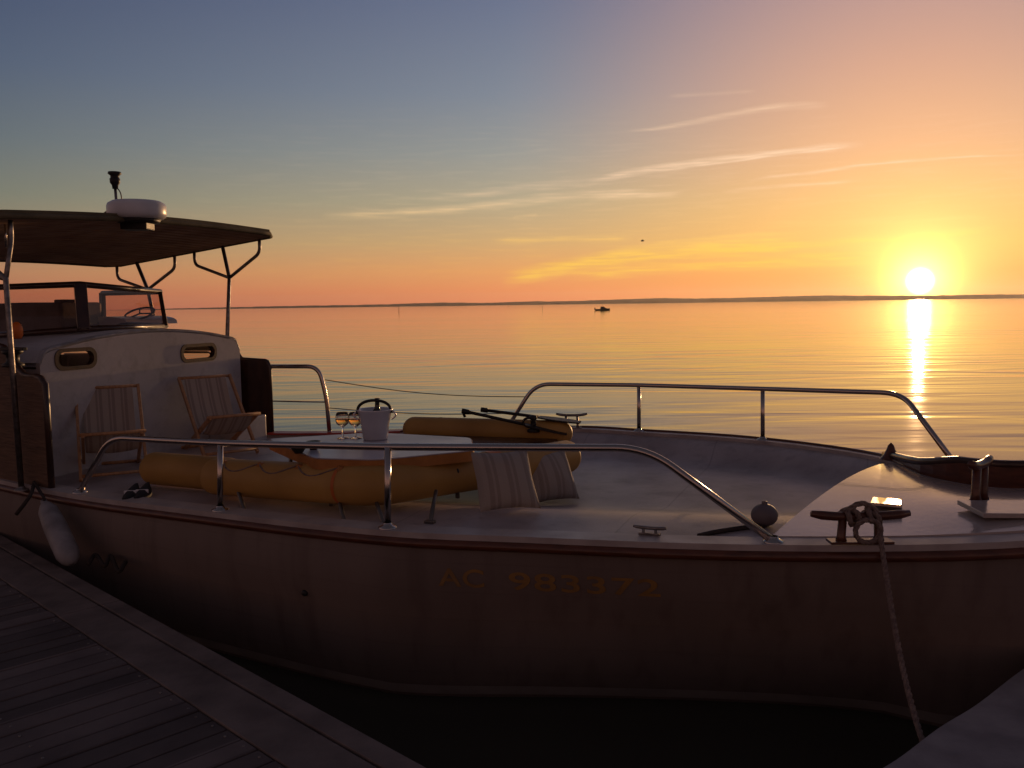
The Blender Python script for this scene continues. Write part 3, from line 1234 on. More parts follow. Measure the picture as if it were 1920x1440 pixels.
uw = uv(gun(99, 0))[0]
wing(uw - 1.15, uw, True, E - .24, E - .44, .52)

uf = uv(gun(511, 0, near=False))[0]
wing(uf - .46, uf, False, E - .34, E - .50, .12)

# windscreen on the cabin roof
def scr(px, py, yy): return ay(px, py, yy)
yb0, yb1 = 7.35, 8.5
w_pts_b = [scr(-70, 634, 7.55), scr(157, 617, yb0), scr(311, 611, yb1)]
w_pts_t = [scr(-75, 541, 7.75), scr(150, 533, yb0 + .12), scr(300, 547, yb1 + .15)]
# side wing going aft at the far end
w_pts_b.append(w_pts_b[2] - AX * .9 + SX * .1 + up * .02)
w_pts_t.append(w_pts_t[2] - AX * .85 + SX * .1 + up * .0)
mb = MB()
mb.tube(w_pts_t, .026, 8); mb.tube(w_pts_b, .026, 8)
wsc = mb.build('windscreen', M['darkwood'], boat)
for i in (0, 1, 2, 3):
    mb = MB()
    d_ = (w_pts_t[i] - w_pts_b[i])
    wd = .048 if i == 1 else .028
    ex_ = (w_pts_b[min(i+1, 3)] - w_pts_b[max(i-1, 0)]).normalized()
    mb.box((w_pts_t[i] + w_pts_b[i]) / 2, ex_ * wd, ex_.cross(d_.normalized()) * .022, d_ / 2, .004)
    mb.build('screen_post', M['darkwood'], wsc)
for i in (0, 1, 2):
    mb = MB()
    mb.add([w_pts_b[i], w_pts_b[i+1], w_pts_t[i+1], w_pts_t[i]], [[0, 1, 2, 3]])
    mb.build('screen_pane', M['pane'], wsc)

# helm behind the screen: seat back, console, wheel
mb = MB()
p = ay(85, 598, 8.9)
mb.box(p, SX * .25 , AX * .5, up * .16, .03)
p2 = ay(70, 572, 8.9); mb.box(p2, AX * .16, SX * .2, up * .025, .01)
p3 = ay(128, 570, 8.9); mb.box(p3, AX * .06, SX * .12, up * .045, .015)
mb.build('helm_seat', M['seat'], boat)
mb = MB()
pc = ay(240, 608, 9.2)
rows = []
for i in range(17):
    a = math.pi * i / 16
    rows.append([pc + AX * (-.33 * math.cos(a)) + up * (.085 * math.sin(a) ** .6) + SX * s for s in (-.35, .35)])
mb.grid(rows)
mb.add([r_[0] for r_ in rows], [list(range(17))]); mb.add([r_[1] for r_ in rows], [list(range(17))])
mb.build('helm_console', M['cabin'], boat)
mb = MB()
pw = ay(262, 588, 9.1)
ring = [pw + AX * (.17 * math.cos(2*math.pi*i/24)) + (up * .5 + SX * .87).normalized() * (.12 * math.sin(2*math.pi*i/24)) for i in range(25)]
mb.tube(ring, .011, 8)
for k in range(3):
    mb.tube([pw, ring[k * 8]], .008, 6)
mb.build('steering_wheel', M['black'], boat)

# ---------------- canopy
F = ay(521, 441, 9.3)
hF = F.z
Nn = F - SX * 3.30; Nn.z = hF - .085
Af = F - AX * 2.25; Af.z = hF - .255
An = Nn - AX * 2.25; An.z = Nn.z - .255
cen = (F + Nn + Af + An) / 4


def can(s, t, off=0.0):
    """s: 0 far - 1 near, t: 0 front - 1 aft; slight camber"""
    p = F.lerp(Nn, s).lerp(Af.lerp(An, s), t)
    return p + up * (off + .05 * math.sin(math.pi * s))


canopy = None
mb = MB()
# outline with rounded corners
rows = []
S = 24; T = 14
def rc(s, t):
    return can(s, t)
rt_, rb_ = [], []
for i in range(S + 1):
    s = i / S
    e = min(s, 1 - s) * 3.3
    cut = (.09 - math.sqrt(max(0, .09**2 - (.09 - e)**2))) / 2.25 if e < .09 else 0
    rt_.append([can(s, cut + (1 - 2*cut) * k / T, .045) for k in range(T + 1)])
    rb_.append([can(s, cut + (1 - 2*cut) * k / T, .012) for k in range(T + 1)])
mb.grid(rt_); mb.grid(rb_)
loop_t = [r_[0] for r_ in rt_] + rt_[-1][1:] + [r_[-1] for r_ in rt_[::-1]][1:] + rt_[0][::-1][1:-1]
loop_b = [r_[0] for r_ in rb_] + rb_[-1][1:] + [r_[-1] for r_ in rb_[::-1]][1:] + rb_[0][::-1][1:-1]
mb.grid([loop_t, loop_b], closed=True, smooth=False)
canopy = mb.build('canopy', M['canopy_top'], boat)
mb = MB()
nb_ = 20
for k in range(nb_):
    t0 = .02 + .96 * k / nb_
    t1 = t0 + .96 / nb_ * .80
    rows = []
    for i in range(13):
        s = .012 + .976 * i / 12
        rows.append([can(s, t0, .010), can(s, t0, -.012), can(s, t1, -.012), can(s, t1, .010)])
    mb.grid(rows, closed=True, smooth=False)
mb.build('ceiling_slats', M['slat'], canopy)
mb = MB()
ed = [p - up * .012 for p in loop_b]
mb.tube(ed + [ed[0]], .022, 8)
mb.build('canopy_rim', M['canopy_top'], canopy)


def side_at(px, s):
    lo, hi = 0.0, 1.0
    for _ in range(30):
        m_ = (lo + hi) / 2
        if proj(can(s, m_))[0] > px: lo = m_
        else: hi = m_
    return can(s, (lo + hi) / 2, -.02)


def support(base, fork, tops, r=.02):
    mb = MB()
    mb.tube([base, fork, tops[1]], r, 10)
    for tt in (tops[0], tops[2]):
        drop = Vector((tt.x, tt.y, tt.z - .11))
        mid = drop.lerp(fork, .12)
        mb.tube(fillet([tt, drop - up * .03, fork], .07, 6), r * .85, 10)
    o = mb.build('canopy_support', M['dull_steel'], boat)
    mb = MB(); flange(mb, base, .05); mb.build('support_foot', M['dull_steel'], o)
    return o


yA = side_at(430, .02).y
support(W(uf - .44, far_v(uf - .44) - .06, E - .325), ay(430, 521, yA - .03), [side_at(364, .02), side_at(417, .02), side_at(486, .02)])
yB = side_at(270, .02).y
support(ay(291, 606, yB - .3), ay(277, 543, yB - .05), [side_at(219, .02), side_at(256, .02), side_at(327, .02)])
# near side pair
def on_side(px, py, out):
    d_ = ray(px, py)
    t = 1.0
    for _ in range(12):
        p = EYE + d_ * t
        u, v = uv(p)
        t *= (near_v(max(u, -9)) - out) / v if v > 0 else 1
    return EYE + d_ * t


fc = on_side(11, 523, .05)
pfoot = gun(40, 0, inn=-.05)
pfoot.z -= .03
support(pfoot, fc, [can(.985, .36, -.02), can(.985, .2, -.02), can(.93, .02, -.02)], .02)
mb = MB()
tt = can(.90, .10, -.02)
mb.tube([tt, tt - up * .17], .008, 8)
mb.build('canopy_hook', M['steel'], canopy)
# dark winch fitting on the near panel, float beside
mb = MB()
p = on_side(24, 672, -.04)
mb.lathe(p - up * .06, [(.0, 0), (.075, 0), (.075, .02), (.045, .035), (.045, .085), (.07, .10), (.07, .12), (0, .125)], 20)
mb.box(p + up * .07 , AX * .13, SX * .018, up * .012, .004)
mb.build('winch', M['black'], boat)

# radar and lantern on the canopy
p = ay(257, 405, 7.55)
pb = Vector((p.x, p.y, p.z))
rd = None
base_z = p.z - .028
mb = MB()
mb.lathe((p.x, p.y, base_z), [(0, 0), (.20, 0), (.228, .02), (.235, .045), (.235, .105), (.225, .13), (.19, .15), (.10, .158), (0, .16)], 40)
rd = mb.build('radar_dome', M['plastic'], boat)
mb = MB()
mb.lathe((p.x, p.y, base_z - .035), [(0, 0), (.17, 0), (.19, .034), (0, .034)], 30)
mb.box((p.x, p.y, base_z - .055), Vector((.11, 0, 0)), Vector((0, .09, 0)), Vector((0, 0, .034)), .01)
mb.build('radar_base', M['black'], rd)
mb = MB()
mb.tube([ay(x, y, 7.5) for x, y in ((190, 413), (195, 400), (207, 391), (214, 388))], .007, 8)
mb.build('radar_cable', M['wire'], rd)
mb = MB()
lt = ay(219, 388, 7.6); lm = ay(216, 352, 7.6); lh = ay(215, 329, 7.6)
mb.tube([lt - up * .14, lt, lm], .012, 10)
mst = mb.build('mast_light', M['dull_steel'], boat)
mb = MB()
ax_ = (lh - lm).normalized()
mb.lathe(lm - ax_ * .01, [(0, 0), (.022, 0), (.026, .03), (.04, .05), (.042, .085), (.035, .09), (.035, .11), (.055, .125), (.05, .142), (0, .145)], 20, ax=ax_)
mb.build('lantern', M['black'], mst)
mb = MB()
mb.tube(catmull([lm + AX * .02, ay(226, 362, 7.6), ay(228, 378, 7.6), ay(222, 390, 7.6)], 5), .005, 6)
mb.build('light_cable', M['wire'], mst)

# ---------------- cleats
def cleat(c, ex, L_, hgt, r, name='mooring_cleat', m_=None):
    mb = MB()
    ex = ex.normalized()
    ey = up.cross(ex)
    a, b_ = c - ex * L_ / 2 + up * hgt, c + ex * L_ / 2 + up * hgt
    n = 9
    pts = [a.lerp(b_, i / n) + up * (.12 * hgt * abs(2*i/n - 1) ** 3) for i in range(n + 1)]
    mb.tube(pts, [r * .7] + [r] * (n - 1) + [r * .7], 12)
    for s in (-.19, .19):
        q = c + ex * L_ * s
        mb.tube([q, q + up * hgt * .25, q + up * hgt - ex * s * .06 * L_], [r * 1.35, r * .95, r * .9], 12)
    mb.box(c + up * .006, ex * L_ * .32, ey * r * 1.9, up * .006, .003)
    return mb.build(name, m_ or M['dull_steel'], boat)


c1 = ondeck(1612, 1017, 0, True)
cleat(c1, Vector((1, -.02, 0)), .46, .125, .022, m_=M['rub'])
c2 = gun(1072, 0, near=False, inn=.10)
cleat(c2, Vector((1, -.1, 0)), .30, .125, .013)
c3 = ondeck(1836, 942, 0, True)
cleat(c3, AX * .5 + SX, .26, .20, .024, m_=M['rub'])
c4 = gun(1218, 0, inn=.12)
cleat(c4, AX, .17, .035, .009)
c5 = gun(262, 0, inn=.14)
# pointed chock on far gunwale
mb = MB()
p = gun(1670, 0, near=False, inn=.03)
mb.lathe(p, [(.075, 0), (.05, .03), (.03, .07), (.02, .1), (0, .12)], 16)
mb.build('fairlead', M['rub'], boat)
# steel plate added and tilted to mirror the sun toward the camera
p = ondeck(1662, 952, 0, True)
mb = MB()
sh = Vector((SUN.x, SUN.y, 0)).normalized(); sd_ = sh.cross(up)
mb.box(p + up * .03, sd_ * .075, (sh - up * .095) * .14, (up + sh * .095) * .008, .003)
mb.build('deck_plate', M['steel'], boat)
p = ondeck(1905, 962, 0, True)
mb = MB()
mb.box(p + up * .02, Vector((.22, -.02, 0)), Vector((.0, .13, .004)), up * .012, .004)
mb.build('deck_plate', M['foredeck'], boat)
# coaming seen past the far panel, its red light painted into the colour
mb = MB()
u1_, u2_ = uv(gun(514, 0, near=False))[0], uv(gun(760, 0, near=False))[0]
rows = []
for i in range(14):
    u = u1_ + (u2_ - u1_) * i / 13
    v = far_v(u)
    z = sheer_z(u)
    rows.append([W(u, v - .16, z + .016), W(u, v - .16, z + .034), W(u, v - .02, z + .036), W(u, v - .02, z + .016)])
mb.grid(rows, closed=True, smooth=False)
mb.build('red_lit_coaming', M['red'], boat)

# ------------------------------------------------------------------ things on the deck
def uvmap(o, fn):
    me = o.data
    lay = me.uv_layers.new(name='UVMap')
    for lp in me.loops:
        lay.data[lp.index].uv = fn(lp.vertex_index)


# striped cushions
def cushion(c, ex, ey, ez, w_, h_, th, label, seed):
    """c bottom centre; ex along width, ey up the cushion, ez thickness"""
    mb = MB()
    n = 22
    uvs = []
    rows = {1: [], -1: []}
    for sgn in (1, -1):
        for j in range(n + 1):
            row = []
            for i in range(n + 1):
                a, b_ = i / n * 2 - 1, j / n * 2 - 1
                ed_ = max(0, (1 - a**2) * (1 - b_**2))
                pin = 1 - .10 * (1 - abs(a)) * 1.0 if abs(b_) > .0 else 1
                x = a * w_/2 * (1 - .05 * (1 - abs(b_)) * abs(a)) * (1 - .03 * b_)
                y = b_ * h_/2 * (1 - .09 * (1 - a * a) * abs(b_))
                wr = mnoise.noise(Vector((a * 2 + seed, b_ * 2, sgn))) * .012 * ed_
                row.append(c + ey * h_/2 + ex * x + ey * y + ez * (sgn * (th/2 * ed_ ** .5 + wr)))
                uvs.append((i / n, j / n))
            rows[sgn].append(row)
        mb.grid(rows[sgn])
    o = mb.build('cushion', M['cushion'], base=c)
    uvmap(o, lambda k: uvs[k])
    tag(o, label, 'cushion', 'striped cushions leaning on the yellow tube')
    return o


pc1 = ondeck(958, 961)
cd = Vector((.97, .24, 0)).normalized()
cushion(pc1 + up * .012, cd, (up * .95 + cd.cross(up) * -.25 + Vector((-.13, .10, 0))).normalized(), cd.cross((up * .95 + Vector((0, .2, 0))).normalized()).normalized(), 0.35, .36, .20,
        'striped cushion on the left and in front, propped against the tube end', 1)
pc2 = ondeck(1042, 944)
cd2 = Vector((.9, .42, 0)).normalized()
cushion(pc2 + up * .012, cd2, (up * .93 + Vector((-.24, .24, 0))).normalized(), cd2.cross((up * .93 + Vector((-.1, .24, 0))).normalized()).normalized(), 0.36, .35, .20,
        'striped cushion tucked behind the other one, leaning to the left', 5)

# yellow inflatable
T1a, T1b = ay(405, 893, 5.72), ay(700, 912, 5.06)
T2 = ay(1000, 868, 6.0); T3 = ay(1062, 856, 6.35)
T4 = ay(1050, 812, 7.05); T5 = ay(778, 804, 7.32)
T0a, T0b = ay(290, 878, 6.25), ay(430, 890, 5.90)
din = thing('inflatable_dinghy', Vector((-.9, 6.0, E - 1.2)), 'yellow inflatable dinghy with fat rounded tubes resting on the launch deck', 'dinghy')
mb = MB(); mb.capsule(fillet([T1a, T1b, T2, T3], .16, 8), .118, 24, .55)
tb = mb.build('near_tube'.replace('near_', 'inflated_'), M['yellow'], din)
mb = MB(); mb.capsule([T0a, T0a.lerp(T0b, .5), T0b], .115, 24, .7)
mb.build('inflated_tube', M['yellow'], din)
mb = MB(); mb.capsule([T4, T4.lerp(T5, .5), T5], .102, 24, 1.0)
ft = mb.build('inflated_tube', M['yellow'], din)
for q in (.16, .82):
    mb = MB()
    c_ = T4.lerp(T5, q); d_ = (T5 - T4).normalized()
    mb.tube([c_ - d_ * .008, c_ + d_ * .008], .1035, 24, cap=False)
    mb.build('seam_band', M['yellow'], ft)
mb = MB()
c_ = T1b.lerp(T2, .70); d_ = (T2 - T1b).normalized()
mb.tube([c_ - d_ * .05, c_ + d_ * .05], .1205, 24, cap=False)
mb.build('seam_band', M['orange'], tb)
mb = MB()
c_ = T1b.lerp(T1a, .16); d_ = (T1a - T1b).normalized()
mb.tube([c_ - d_ * .012, c_ + d_ * .012], .1203, 24, cap=False)
mb.build('seam_band', M['orange'], tb)
mb = MB()
mb.prism([T0b + up * -.06, T1b.lerp(T1a, .3) + SX * .06 - up * .06, T2 - AX * .05 - up * .06, T4 - up * .06, T5 - up * .06], up * .03)
mb.build('floor_board', M['darkwood'], din)
for (xa, ya, xb, yb_) in ((445, 922, 459, 960), (636, 945, 646, 982), (706, 948, 720, 986), (815, 940, 806, 981)):
    ft_ = ondeck(xb, yb_)
    tp = ay(xa, ya - 6, ft_.y + .22)
    mb = MB(); mb.tube([ft_, tp, tp + (tp - ft_) * .3], [.014, .012, .012], 8)
    mb.box(ft_ + up * .008, AX * .03, SX * .018, up * .008, .003)
    mb.build('support_leg', M['wire'], din)

def grab_line(a, b_, r, n, side):
    d_ = (b_ - a).normalized()
    pts = []
    for i in range(n * 8 + 1):
        t = i / (n * 8)
        sag = abs(math.sin(t * n * math.pi))
        ang = R(62) - R(34) * sag
        pts.append(a.lerp(b_, t) + side * (r + .006) * math.cos(ang) + up * (r + .006) * math.sin(ang))
    mb = MB(); mb.tube(pts, .0055, 6)
    mb.build('grab_line', M['rope'], tb)
    for i in range(n + 1):
        p = a.lerp(b_, i / n) + side * r * math.cos(R(62)) + up * r * math.sin(R(62))
        nn_ = (side * math.cos(R(62)) + up * math.sin(R(62)))
        mb = MB(); mb.lathe(p - nn_ * .004, [(.026, 0), (.026, .006), (.012, .010), (.012, .018), (0, .019)], 14, ax=nn_)
        mb.build('line_patch', M['tabledge'], tb)


grab_line(T1a.lerp(T1b, .12), T1a.lerp(T1b, .86), .118, 3, -(SX * .8 + AX * .55).normalized())
sd1 = -(SX * .8 + AX * .55).normalized()
mb = MB()
mb.tube([T1a.lerp(T1b, t) + sd1 * .117 - up * .012 for t in (.03, .3, .6, .9)], .009, 8)
mb.build('rub_band', M['tabledge'], tb)
mb = MB()
vp = T1b.lerp(T2, .45); nn_ = Vector((.25, -.9, .35)).normalized()
mb.lathe(vp + nn_ * .112, [(.022, 0), (.022, .012), (.015, .016), (0, .017)], 14, ax=nn_)
mb.build('air_valve', M['black'], tb)

# oars lying across the far tube with their locks
def oar(pa, pb, label):
    mb = MB()
    d_ = (pb - pa)
    mb.tube([pa, pa.lerp(pb, .12)], .020, 10)
    mb.tube([pa.lerp(pb, .12), pb], .013, 10)
    s_ = d_.normalized().cross(up).normalized()
    bl = []
    for k in range(7):
        t = k / 6
        wv = .035 + .05 * math.sin(math.pi * min(1, t * .75 + .1))
        cc = pb + d_.normalized() * (.34 * t)
        bl.append([cc - s_ * wv + up * .006, cc + s_ * wv + up * .006, cc + s_ * wv - up * .006, cc - s_ * wv - up * .006])
    mb.grid(bl, closed=True, smooth=False)
    o = mb.build('oar', M['black'], base=pa)
    return tag(o, label, 'oar', 'oars lying on the far yellow tube')


oar(ay(866, 770, 7.05), ay(985, 796, 7.0), 'dark oar whose grip reaches furthest left over the yellow tube')
oar(ay(902, 768, 7.2), ay(1010, 782, 7.1), 'dark oar lying behind the other one, its grip further right')
mb = MB()
p = ay(872, 782, 7.05)
mb.tube([p, ay(868, 772, 7.05)], .012, 8)
mb.build('oar_rest', M['black'], din)
mb = MB()
p = ay(1000, 796, 6.98)
mb.lathe(p - up * .06, [(0, 0), (.05, 0), (.05, .02), (.022, .035), (.022, .10), (.03, .105), (.03, .13), (0, .135)], 16)
q = ay(992, 792, 6.98)
ring = [q + AX * .05 * math.cos(2*math.pi*i/20) + up * .035 * math.sin(2*math.pi*i/20) for i in range(21)]
mb.tube(ring, .010, 8)
mb.build('oar_lock', M['black'], din)

# table
tz = E - .895
tp_pts = [az(588, 861, .895), az(706, 864, .895), az(890, 846, .895), az(885, 822, .895), az(700, 812, .895), az(500, 824, .895)]
tab = thing('low_table', Vector((tp_pts[0].x + .4, tp_pts[0].y + .3, E - 1.2)), 'low white topped table with an orange edge set up inside the yellow tubes', 'table')
loop = fillet(tp_pts + [tp_pts[0]], .05, 4)[1:]
cc = sum(loop, Vector()) / len(loop)
# a rounded table leaf outline
out = fillet([tp_pts[-1].lerp(tp_pts[0], .5)] + tp_pts + [tp_pts[-1].lerp(tp_pts[0], .5)], .07, 5)[1:]
mb = MB(); mb.prism([cc + (p - cc) * .985 + up * .0 for p in out], up * .006)
mb.build('table_top', M['white'], tab)
mb = MB(); mb.prism([p - up * .062 for p in out], up * .061)
mb.build('table_rim', M['tabledge'], tab)
for p in (tp_pts[0], tp_pts[2], tp_pts[3], tp_pts[5]):
    q = cc + (p - cc) * .8
    mb = MB(); mb.tube([Vector((q.x, q.y, E - 1.2 + .0)), Vector((q.x, q.y, tz - .06))], .014, 8)
    mb.build('leg', M['dull_steel'], tab)

# ice bucket
c = az(704, 824, .889); c.z = tz + .007
bk = thing('ice_bucket', c, 'shiny white metal ice bucket holding a dark bottle on the low table', 'bucket')
mb = MB()
mb.lathe(c, [(0, 0), (.078, 0), (.082, .01), (.094, .10), (.112, .185), (.122, .20), (.122, .206), (.108, .204), (.09, .10), (.078, .015), (0, .012)], 36)
mb.build('bucket_body', M['bucket'], bk)
for s in (-1, 1):
    mb = MB()
    cc_ = c + Vector((s * .112, 0, .165))
    mb.tube([cc_ + Vector((s * .028 * math.sin(math.pi*i/12), 0, -.03 + .06 * i/12)) for i in range(13)], .006, 8)
    mb.build('handle', M['bucket'], bk)
cb = c + Vector((.01, .0, .02))
mb = MB()
axb = Vector((.04, -.02, 1)).normalized()
mb.lathe(cb, [(0, 0), (.042, 0), (.044, .01), (.044, .13), (.03, .17), (.016, .195), (.0145, .24), (.018, .245), (.018, .258), (0, .26)], 24, ax=axb)
bt = mb.build('bottle', M['bottle'], base=cb)
tag(bt, 'dark bottle with its neck standing out of the ice bucket', 'bottle')
mb = MB()
ringp = [c + Vector((.112 * math.cos(math.pi * i / 18), -.02, .18 + .085 * math.sin(math.pi * i / 18) ** .7)) for i in range(19)]
mb.tube(ringp, .010, 8)
mb.build('bail_handle', M['black'], bk)


def wineglass(c, lab):
    k = 1.18
    o_ = [(0, 0), (.034, .001), (.034, .003), (.006, .008), (.0045, .012), (.0045, .06), (.012, .068), (.034, .085), (.040, .105), (.038, .13), (.033, .15)]
    i_ = [(.0315, .15), (.0365, .13), (.0385, .105), (.032, .087), (.01, .073), (0, .072)]
    rt = thing('wine_glass', c, lab, 'glass', 'stemmed glasses on the low table')
    mb = MB()
    mb.lathe(c, [(r * k, h * k) for r, h in o_ + i_], 28)
    mb.build('glass_bowl', M['glass'], rt)
    mb = MB()
    mb.lathe(c, [(r * k, h * k) for r, h in ((0, .0735), (.009, .0745), (.0305, .088), (.0368, .106), (.0372, .112), (0, .112))], 28)
    mb.build('glow_fill', M['glow_fill'], rt)  # liquid added to give the glass its sunlit orange glow
    return rt


g = az(643, 822, .889); g.z = tz + .007
wineglass(g, 'stemmed glass glowing orange, left of the other glass')
g = az(667, 822, .889); g.z = tz + .007
wineglass(g, 'stemmed glass closest to the ice bucket')
# dark bowls
for px, py, r, lab in ((560, 850, .05, 'small dark bowl near the left end of the white table, the nearer one'),
                       (588, 843, .045, 'small dark bowl behind the first one, closer to the rail line')):
    c = az(px, py, .889)
    c.z = tz + .007 if px > 560 else tz + .007
    mb = MB()
    mb.lathe(c, [(0, 0), (r * .5, 0), (r * .55, .006), (r * .9, .03), (r, .052), (r * .93, .052), (r * .8, .03), (r * .4, .01), (0, .008)], 22)
    o = mb.build('bowl', M['black'], base=c)
    tag(o, lab, 'bowl', 'dark bowls on the low table')


# deck chairs
def deck_chair(c, fwd, label):
    rt = thing('deck_chair', c, label, 'deck chair', 'wooden deck chairs before the cabin')
    fw = fwd.normalized()
    sd = fw.cross(up).normalized()
    hw = .235
    def P3(s, y, z): return c + (sd * s + fw * y + up * z) * .98
    for s in (-1, 1):
        mb = MB()
        a, b_ = P3(s * hw, .30, 0), P3(s * hw, -.32, .66)
        mb.box((a + b_) / 2, sd * .011, (b_ - a).normalized().cross(sd) * .018, (b_ - a) / 2, .003)
        mb.build('back_rail', M['chairwood'], rt)
        mb = MB()
        a, b_ = P3(s * (hw - .03), -.34, 0), P3(s * (hw - .03), .40, .36)
        mb.box((a + b_) / 2, sd * .011, (b_ - a).normalized().cross(sd) * .018, (b_ - a) / 2, .003)
        mb.build('seat_rail', M['chairwood'], rt)
    for nm, y, z in (('top_bar', -.315, .655), ('front_bar', .395, .36), ('foot_bar', .28, .03), ('rear_bar', -.33, .02)):
        mb = MB(); mb.tube([P3(-hw, y, z), P3(hw, y, z)], .013, 10)
        mb.build(nm, M['chairwood'], rt)
    mb = MB()
    path = catmull([Vector((0, -.315, .668)), Vector((0, -.20, .42)), Vector((0, -.06, .24)), Vector((0, .14, .19)), Vector((0, .395, .374))], 7)
    rows = []; uvs = []
    for th in (0, .004):
        rws = []
        for j, q in enumerate(path):
            row = []
            for i in range(13):
                s = (i / 12 * 2 - 1) * (hw - .045)
                sag = -.018 * (1 - (i/6 - 1) ** 2)
                row.append(P3(s, q.y, q.z + sag + th))
                uvs.append((i / 12, j / len(path)))
            rws.append(row)
        mb.grid(rws)
    o = mb.build('canvas_sling', M['sling'], rt)
    uvmap(o, lambda k: uvs[k])
    return rt


cA = ondeck(412, 846)
deck_chair(cA, (AX * .86 - SX * .5), 'wooden deck chair with striped canvas, the farther one before the right porthole')
cB = ondeck(212, 884)
deck_chair(cB, (AX * .74 - SX * .66), 'wooden deck chair with striped canvas in shadow behind the near guard rail corner')

# deck shoes near the gunwale
for k, (px, py) in enumerate(((246, 936), (268, 934))):
    c = ondeck(px, py)
    rt = thing('shoe', c, ('dark shoe with pale stripe beside the near rail, the left of the pair', 'dark shoe with pale stripe beside the near rail, the right of the pair')[k],
               'shoe', 'dark shoes by the near rail')
    dv = (AX * .5 - SX).normalized(); sv = dv.cross(up)
    mb = MB()
    rws = []
    for i in range(11):
        t = i / 10
        wd = .038 * (1 - .25 * math.cos(t * math.pi * 2)) * (1 if .05 < t < .95 else .6)
        hh = .085 - .05 * t ** 1.2
        o_ = c + dv * (t - .5) * .25
        rws.append([o_ - sv * wd, o_ - sv * wd * .9 + up * hh * .6, o_ - sv * wd * .4 + up * hh, o_ + sv * wd * .4 + up * hh, o_ + sv * wd * .9 + up * hh * .6, o_ + sv * wd])
    mb.grid(rws)
    mb.add(rws[0], [[0, 1, 2, 3, 4, 5]]); mb.add(rws[-1], [[0, 1, 2, 3, 4, 5]])
    mb.build('upper', M['shoe'], rt)
    mb = MB()
    mb.box(c + dv * .01 + up * .036, dv * .005, sv * .041, up * .026, .002)
    mb.build('stripe', M['plastic'], rt)

# ball fender by the foot of the near rail and a dark strand standing in for a rope's shadow
c = ondeck(1452, 1004); c += Vector((0, .18, 0)); c.z = deck_z(*uv(c))
mb = MB()
pr = [(0, 0)] + [(.07 * math.sin(math.pi * i / 14), .06 - .06 * math.cos(math.pi * i / 14)) for i in range(1, 14)] + [(.015, .122), (.015, .132), (0, .135)]
mb.lathe(c, pr, 26)
tag(mb.build('ball_fender', M['seat'], base=c), 'small round dark fender on the deck behind the forward foot of the near rail', 'fender')
mb = MB()
pts = [ondeck(x, y, .012) for x, y in ((1310, 1009), (1335, 1003), (1365, 998), (1400, 993), (1432, 990))]
mb.tube(catmull(pts, 5), .013, 8)
tag(mb.build('rope', M['dark_rope'], base=pts[0]), 'short dark strand laid on deck as a rope shadow by the near rail end', 'rope')

# mooring rope: turns on the cleat and a line down to the pontoon
mb = MB()
bar = c1 + up * .125
pts = []
for i in range(90):
    t = i / 89
    a = t * 2 * math.pi * 4.0
    x = -.09 + .19 * t + .045 * math.sin(a * .5)
    pts.append(bar + Vector((x, .036 * math.cos(a), .030 * math.sin(a) + .01 * math.sin(3*t*math.pi))))
laid_rope(mb, pts, .0135)
loop_ = [bar + Vector((-.075 + .15 * i / 12, -.012, .02 + .045 * math.sin(math.pi * i / 12))) for i in range(13)]
laid_rope(mb, loop_, .0135)
loop_ = [bar + Vector((.02 + .06 * math.sin(2*math.pi*i/16), -.045, -.06 + .055 * math.cos(2*math.pi * i / 16))) for i in range(17)]
laid_rope(mb, loop_, .013)
endp = ay(1744, 1432, 3.2)
st = bar + Vector((.075, -.03, -.03))
gw = gun(1652, 0, inn=-.045); gw.z += .02
ln = [st, gw] + [gw.lerp(endp, t) - up * .11 * math.sin(math.pi * t) for t in (.15, .3, .45, .6, .75, .9, 1)]
ln = catmull(ln, 5)
laid_rope(mb, ln, .0125)
tag(mb.build('mooring_rope', M['rope'], base=c1), 'mooring rope wound on the big foredeck cleat and running down over the dark hull', 'rope')

# ------------------------------------------------------------------ dock
DZ = E - 1.65
d0 = az(800, 1440, 1.65); d1 = az(0, 1002, 1.65)
e_ = (d1 - d0).normalized()
nrm = Vector((e_.y, -e_.x, 0))
if nrm.dot(Vector((-1, -1, 0))) < 0: nrm = -nrm
A0 = d0 - e_ * 3.2
LEN = (d1 - d0).length + 3.2 + .75
dock = thing('dock', (A0 + e_ * LEN * .5 + nrm * 1.5) * 1.0, 'dark weathered timber dock with edge boards beside the launch', 'dock')
def strip(a, b_, z0, z1, name, m_, t0=0, t1=LEN, seams=1):
    mb = MB()
    L0 = (t1 - t0) / seams
    for k in range(seams):
        ta, tb_ = t0 + k * L0 + .003, t0 + (k + 1) * L0 - .003
        c_ = A0 + e_ * (ta + tb_) / 2 + nrm * (a + b_) / 2
        c_.z = (z0 + z1) / 2
        mb.box(c_, e_ * (tb_ - ta) / 2, nrm * (b_ - a) / 2, up * (z1 - z0) / 2, .006)
    return mb.build(name, m_, dock)
strip(0, .105, DZ - .04, DZ + .002, 'edge_board', M['dock_edge'], seams=3)
strip(.118, .335, DZ - .04, DZ, 'edge_board', M['dock_edge'], seams=3)
strip(.02, .06, DZ - .30, DZ - .045, 'fascia', M['dock_edge'])
board_tones(M['dock'], e_, .118)
mb = MB()
k = 0
t = 0
while t < LEN:
    wv = .118
    zj = random.uniform(-.003, .003)
    c_ = A0 + e_ * (t + wv/2) + nrm * (.342 + 1.6)
    c_.z = DZ - .02 + zj
    mb.box(c_, e_ * (wv/2 - .005), nrm * 1.6, up * .016, .004)
    t += wv
mb.build('deck_boards', M['dock'], dock)
mb = MB()
t = .06
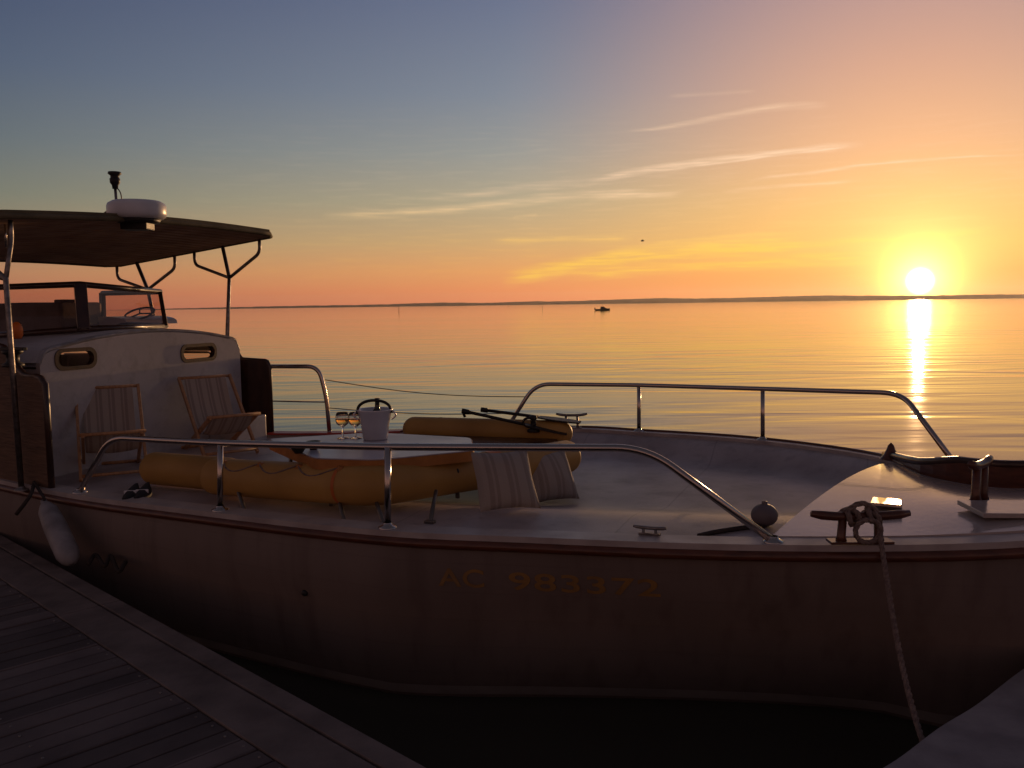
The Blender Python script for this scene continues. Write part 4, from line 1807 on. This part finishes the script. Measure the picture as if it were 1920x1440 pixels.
while t < LEN:
    for off in (.37, .93, 1.5):
        c_ = A0 + e_ * (t + random.uniform(-.015, .015)) + nrm * (off + random.uniform(-.008, .008))
        c_.z = DZ - .003
        mb.lathe(c_, [(.006, -.002), (.006, .0015), (0, .002)], 6)
    t += .118
mb.build('screw_heads', M['dull_steel'], dock)['kind'] = 'stuff'
strip(.3, 3.5, DZ - .3, DZ - .07, 'float_body', M['pontoon'], seams=1)
# rope lying dark on the dock edge
mb = MB()
pts = [az(x, y, 1.64) for x, y in ((166, 1062), (180, 1050), (196, 1066), (208, 1052), (222, 1076), (236, 1064))]
pts = [p + up * (.015 + .02 * (i % 2)) for i, p in enumerate(pts)]
mb.tube(catmull(pts, 6), .014, 8)
tag(mb.build('rope', M['dark_rope'], base=pts[0]), 'dark crumpled rope lying along the dock edge past the fender', 'rope')

# pontoon end at lower right with rounded corner
pf = [az(1600, 1470, 1.65), az(1680, 1425, 1.65), az(1760, 1365, 1.65), az(1830, 1322, 1.65), az(1900, 1268, 1.65), az(1960, 1225, 1.65)]
cr = catmull(pf, 6)
far_ = [Vector((4.2, 4.6, DZ)), Vector((4.8, 1.6, DZ)), Vector((.3, 1.4, DZ)), Vector((.6, 2.5, DZ))]
outl = cr + far_
outl = [Vector((p.x, p.y, DZ)) for p in outl]
mb = MB(); mb.prism([p - up * .45 for p in outl], up * .45)
tag(mb.build('pontoon', M['pontoon'], base=(2, 2.5, DZ - .45)), 'pale pontoon corner at the lower right below the mooring rope', 'pontoon')

# fender hanging between hull and dock
ftop = ay(82, 940, 6.0); fbot = ay(135, 1056, 5.55)
ax_ = (ftop - fbot); Lf = ax_.length; ax_.normalize()
rr = .074
pr = [(0, 0), (.03, .0), (.04, .02)]
pr = [(0, 0), (rr*.45, .01), (rr*.8, .05), (rr, .10), (rr, Lf * .55), (rr*.86, Lf - .12), (rr*.5, Lf - .05), (.022, Lf - .03), (.022, Lf), (0, Lf)]
fd = thing('fender', fbot, 'grey white sausage fender hanging at a slant between launch and dock', 'fender')
mb = MB(); mb.lathe(fbot, pr, 26, ax=ax_); mb.build('fender_body', M['rubber'], fd)
mb = MB()
ga = gun(64, 0, inn=.0)
mb.tube(catmull([ftop, ftop + up * .03, ga + up * .03], 5), .011, 8)
mb.tube(catmull([ga + up * .02, ay(56, 930, 6.0), ay(30, 965, 5.95)], 5), .013, 8)
mb.build('fender_line', M['dark_rope'], fd)

# orange float standing by the near post on the panel top
mb = MB()
c = ay(32, 628, 6.9)
mb.lathe(c - up * .03, [(0, 0), (.03, .0), (.042, .03), (.045, .07), (.035, .11), (.015, .13), (0, .132)], 20)
tag(mb.build('float', M['float'], base=c), 'small orange float beside the nearest canopy post', 'float')

for o in list(bpy.data.objects):
    if '_o' in o: del o['_o']

# ------------------------------------------------------------------ render look
sc.view_settings.view_transform = 'Standard'
sc.view_settings.look = 'None'
sc.view_settings.exposure = 0
sc.view_settings.gamma = 1
sc.cycles.max_bounces = 8
sc.cycles.transparent_max_bounces = 12
sc.cycles.use_denoising = True
sc.cycles.sample_clamp_indirect = 6
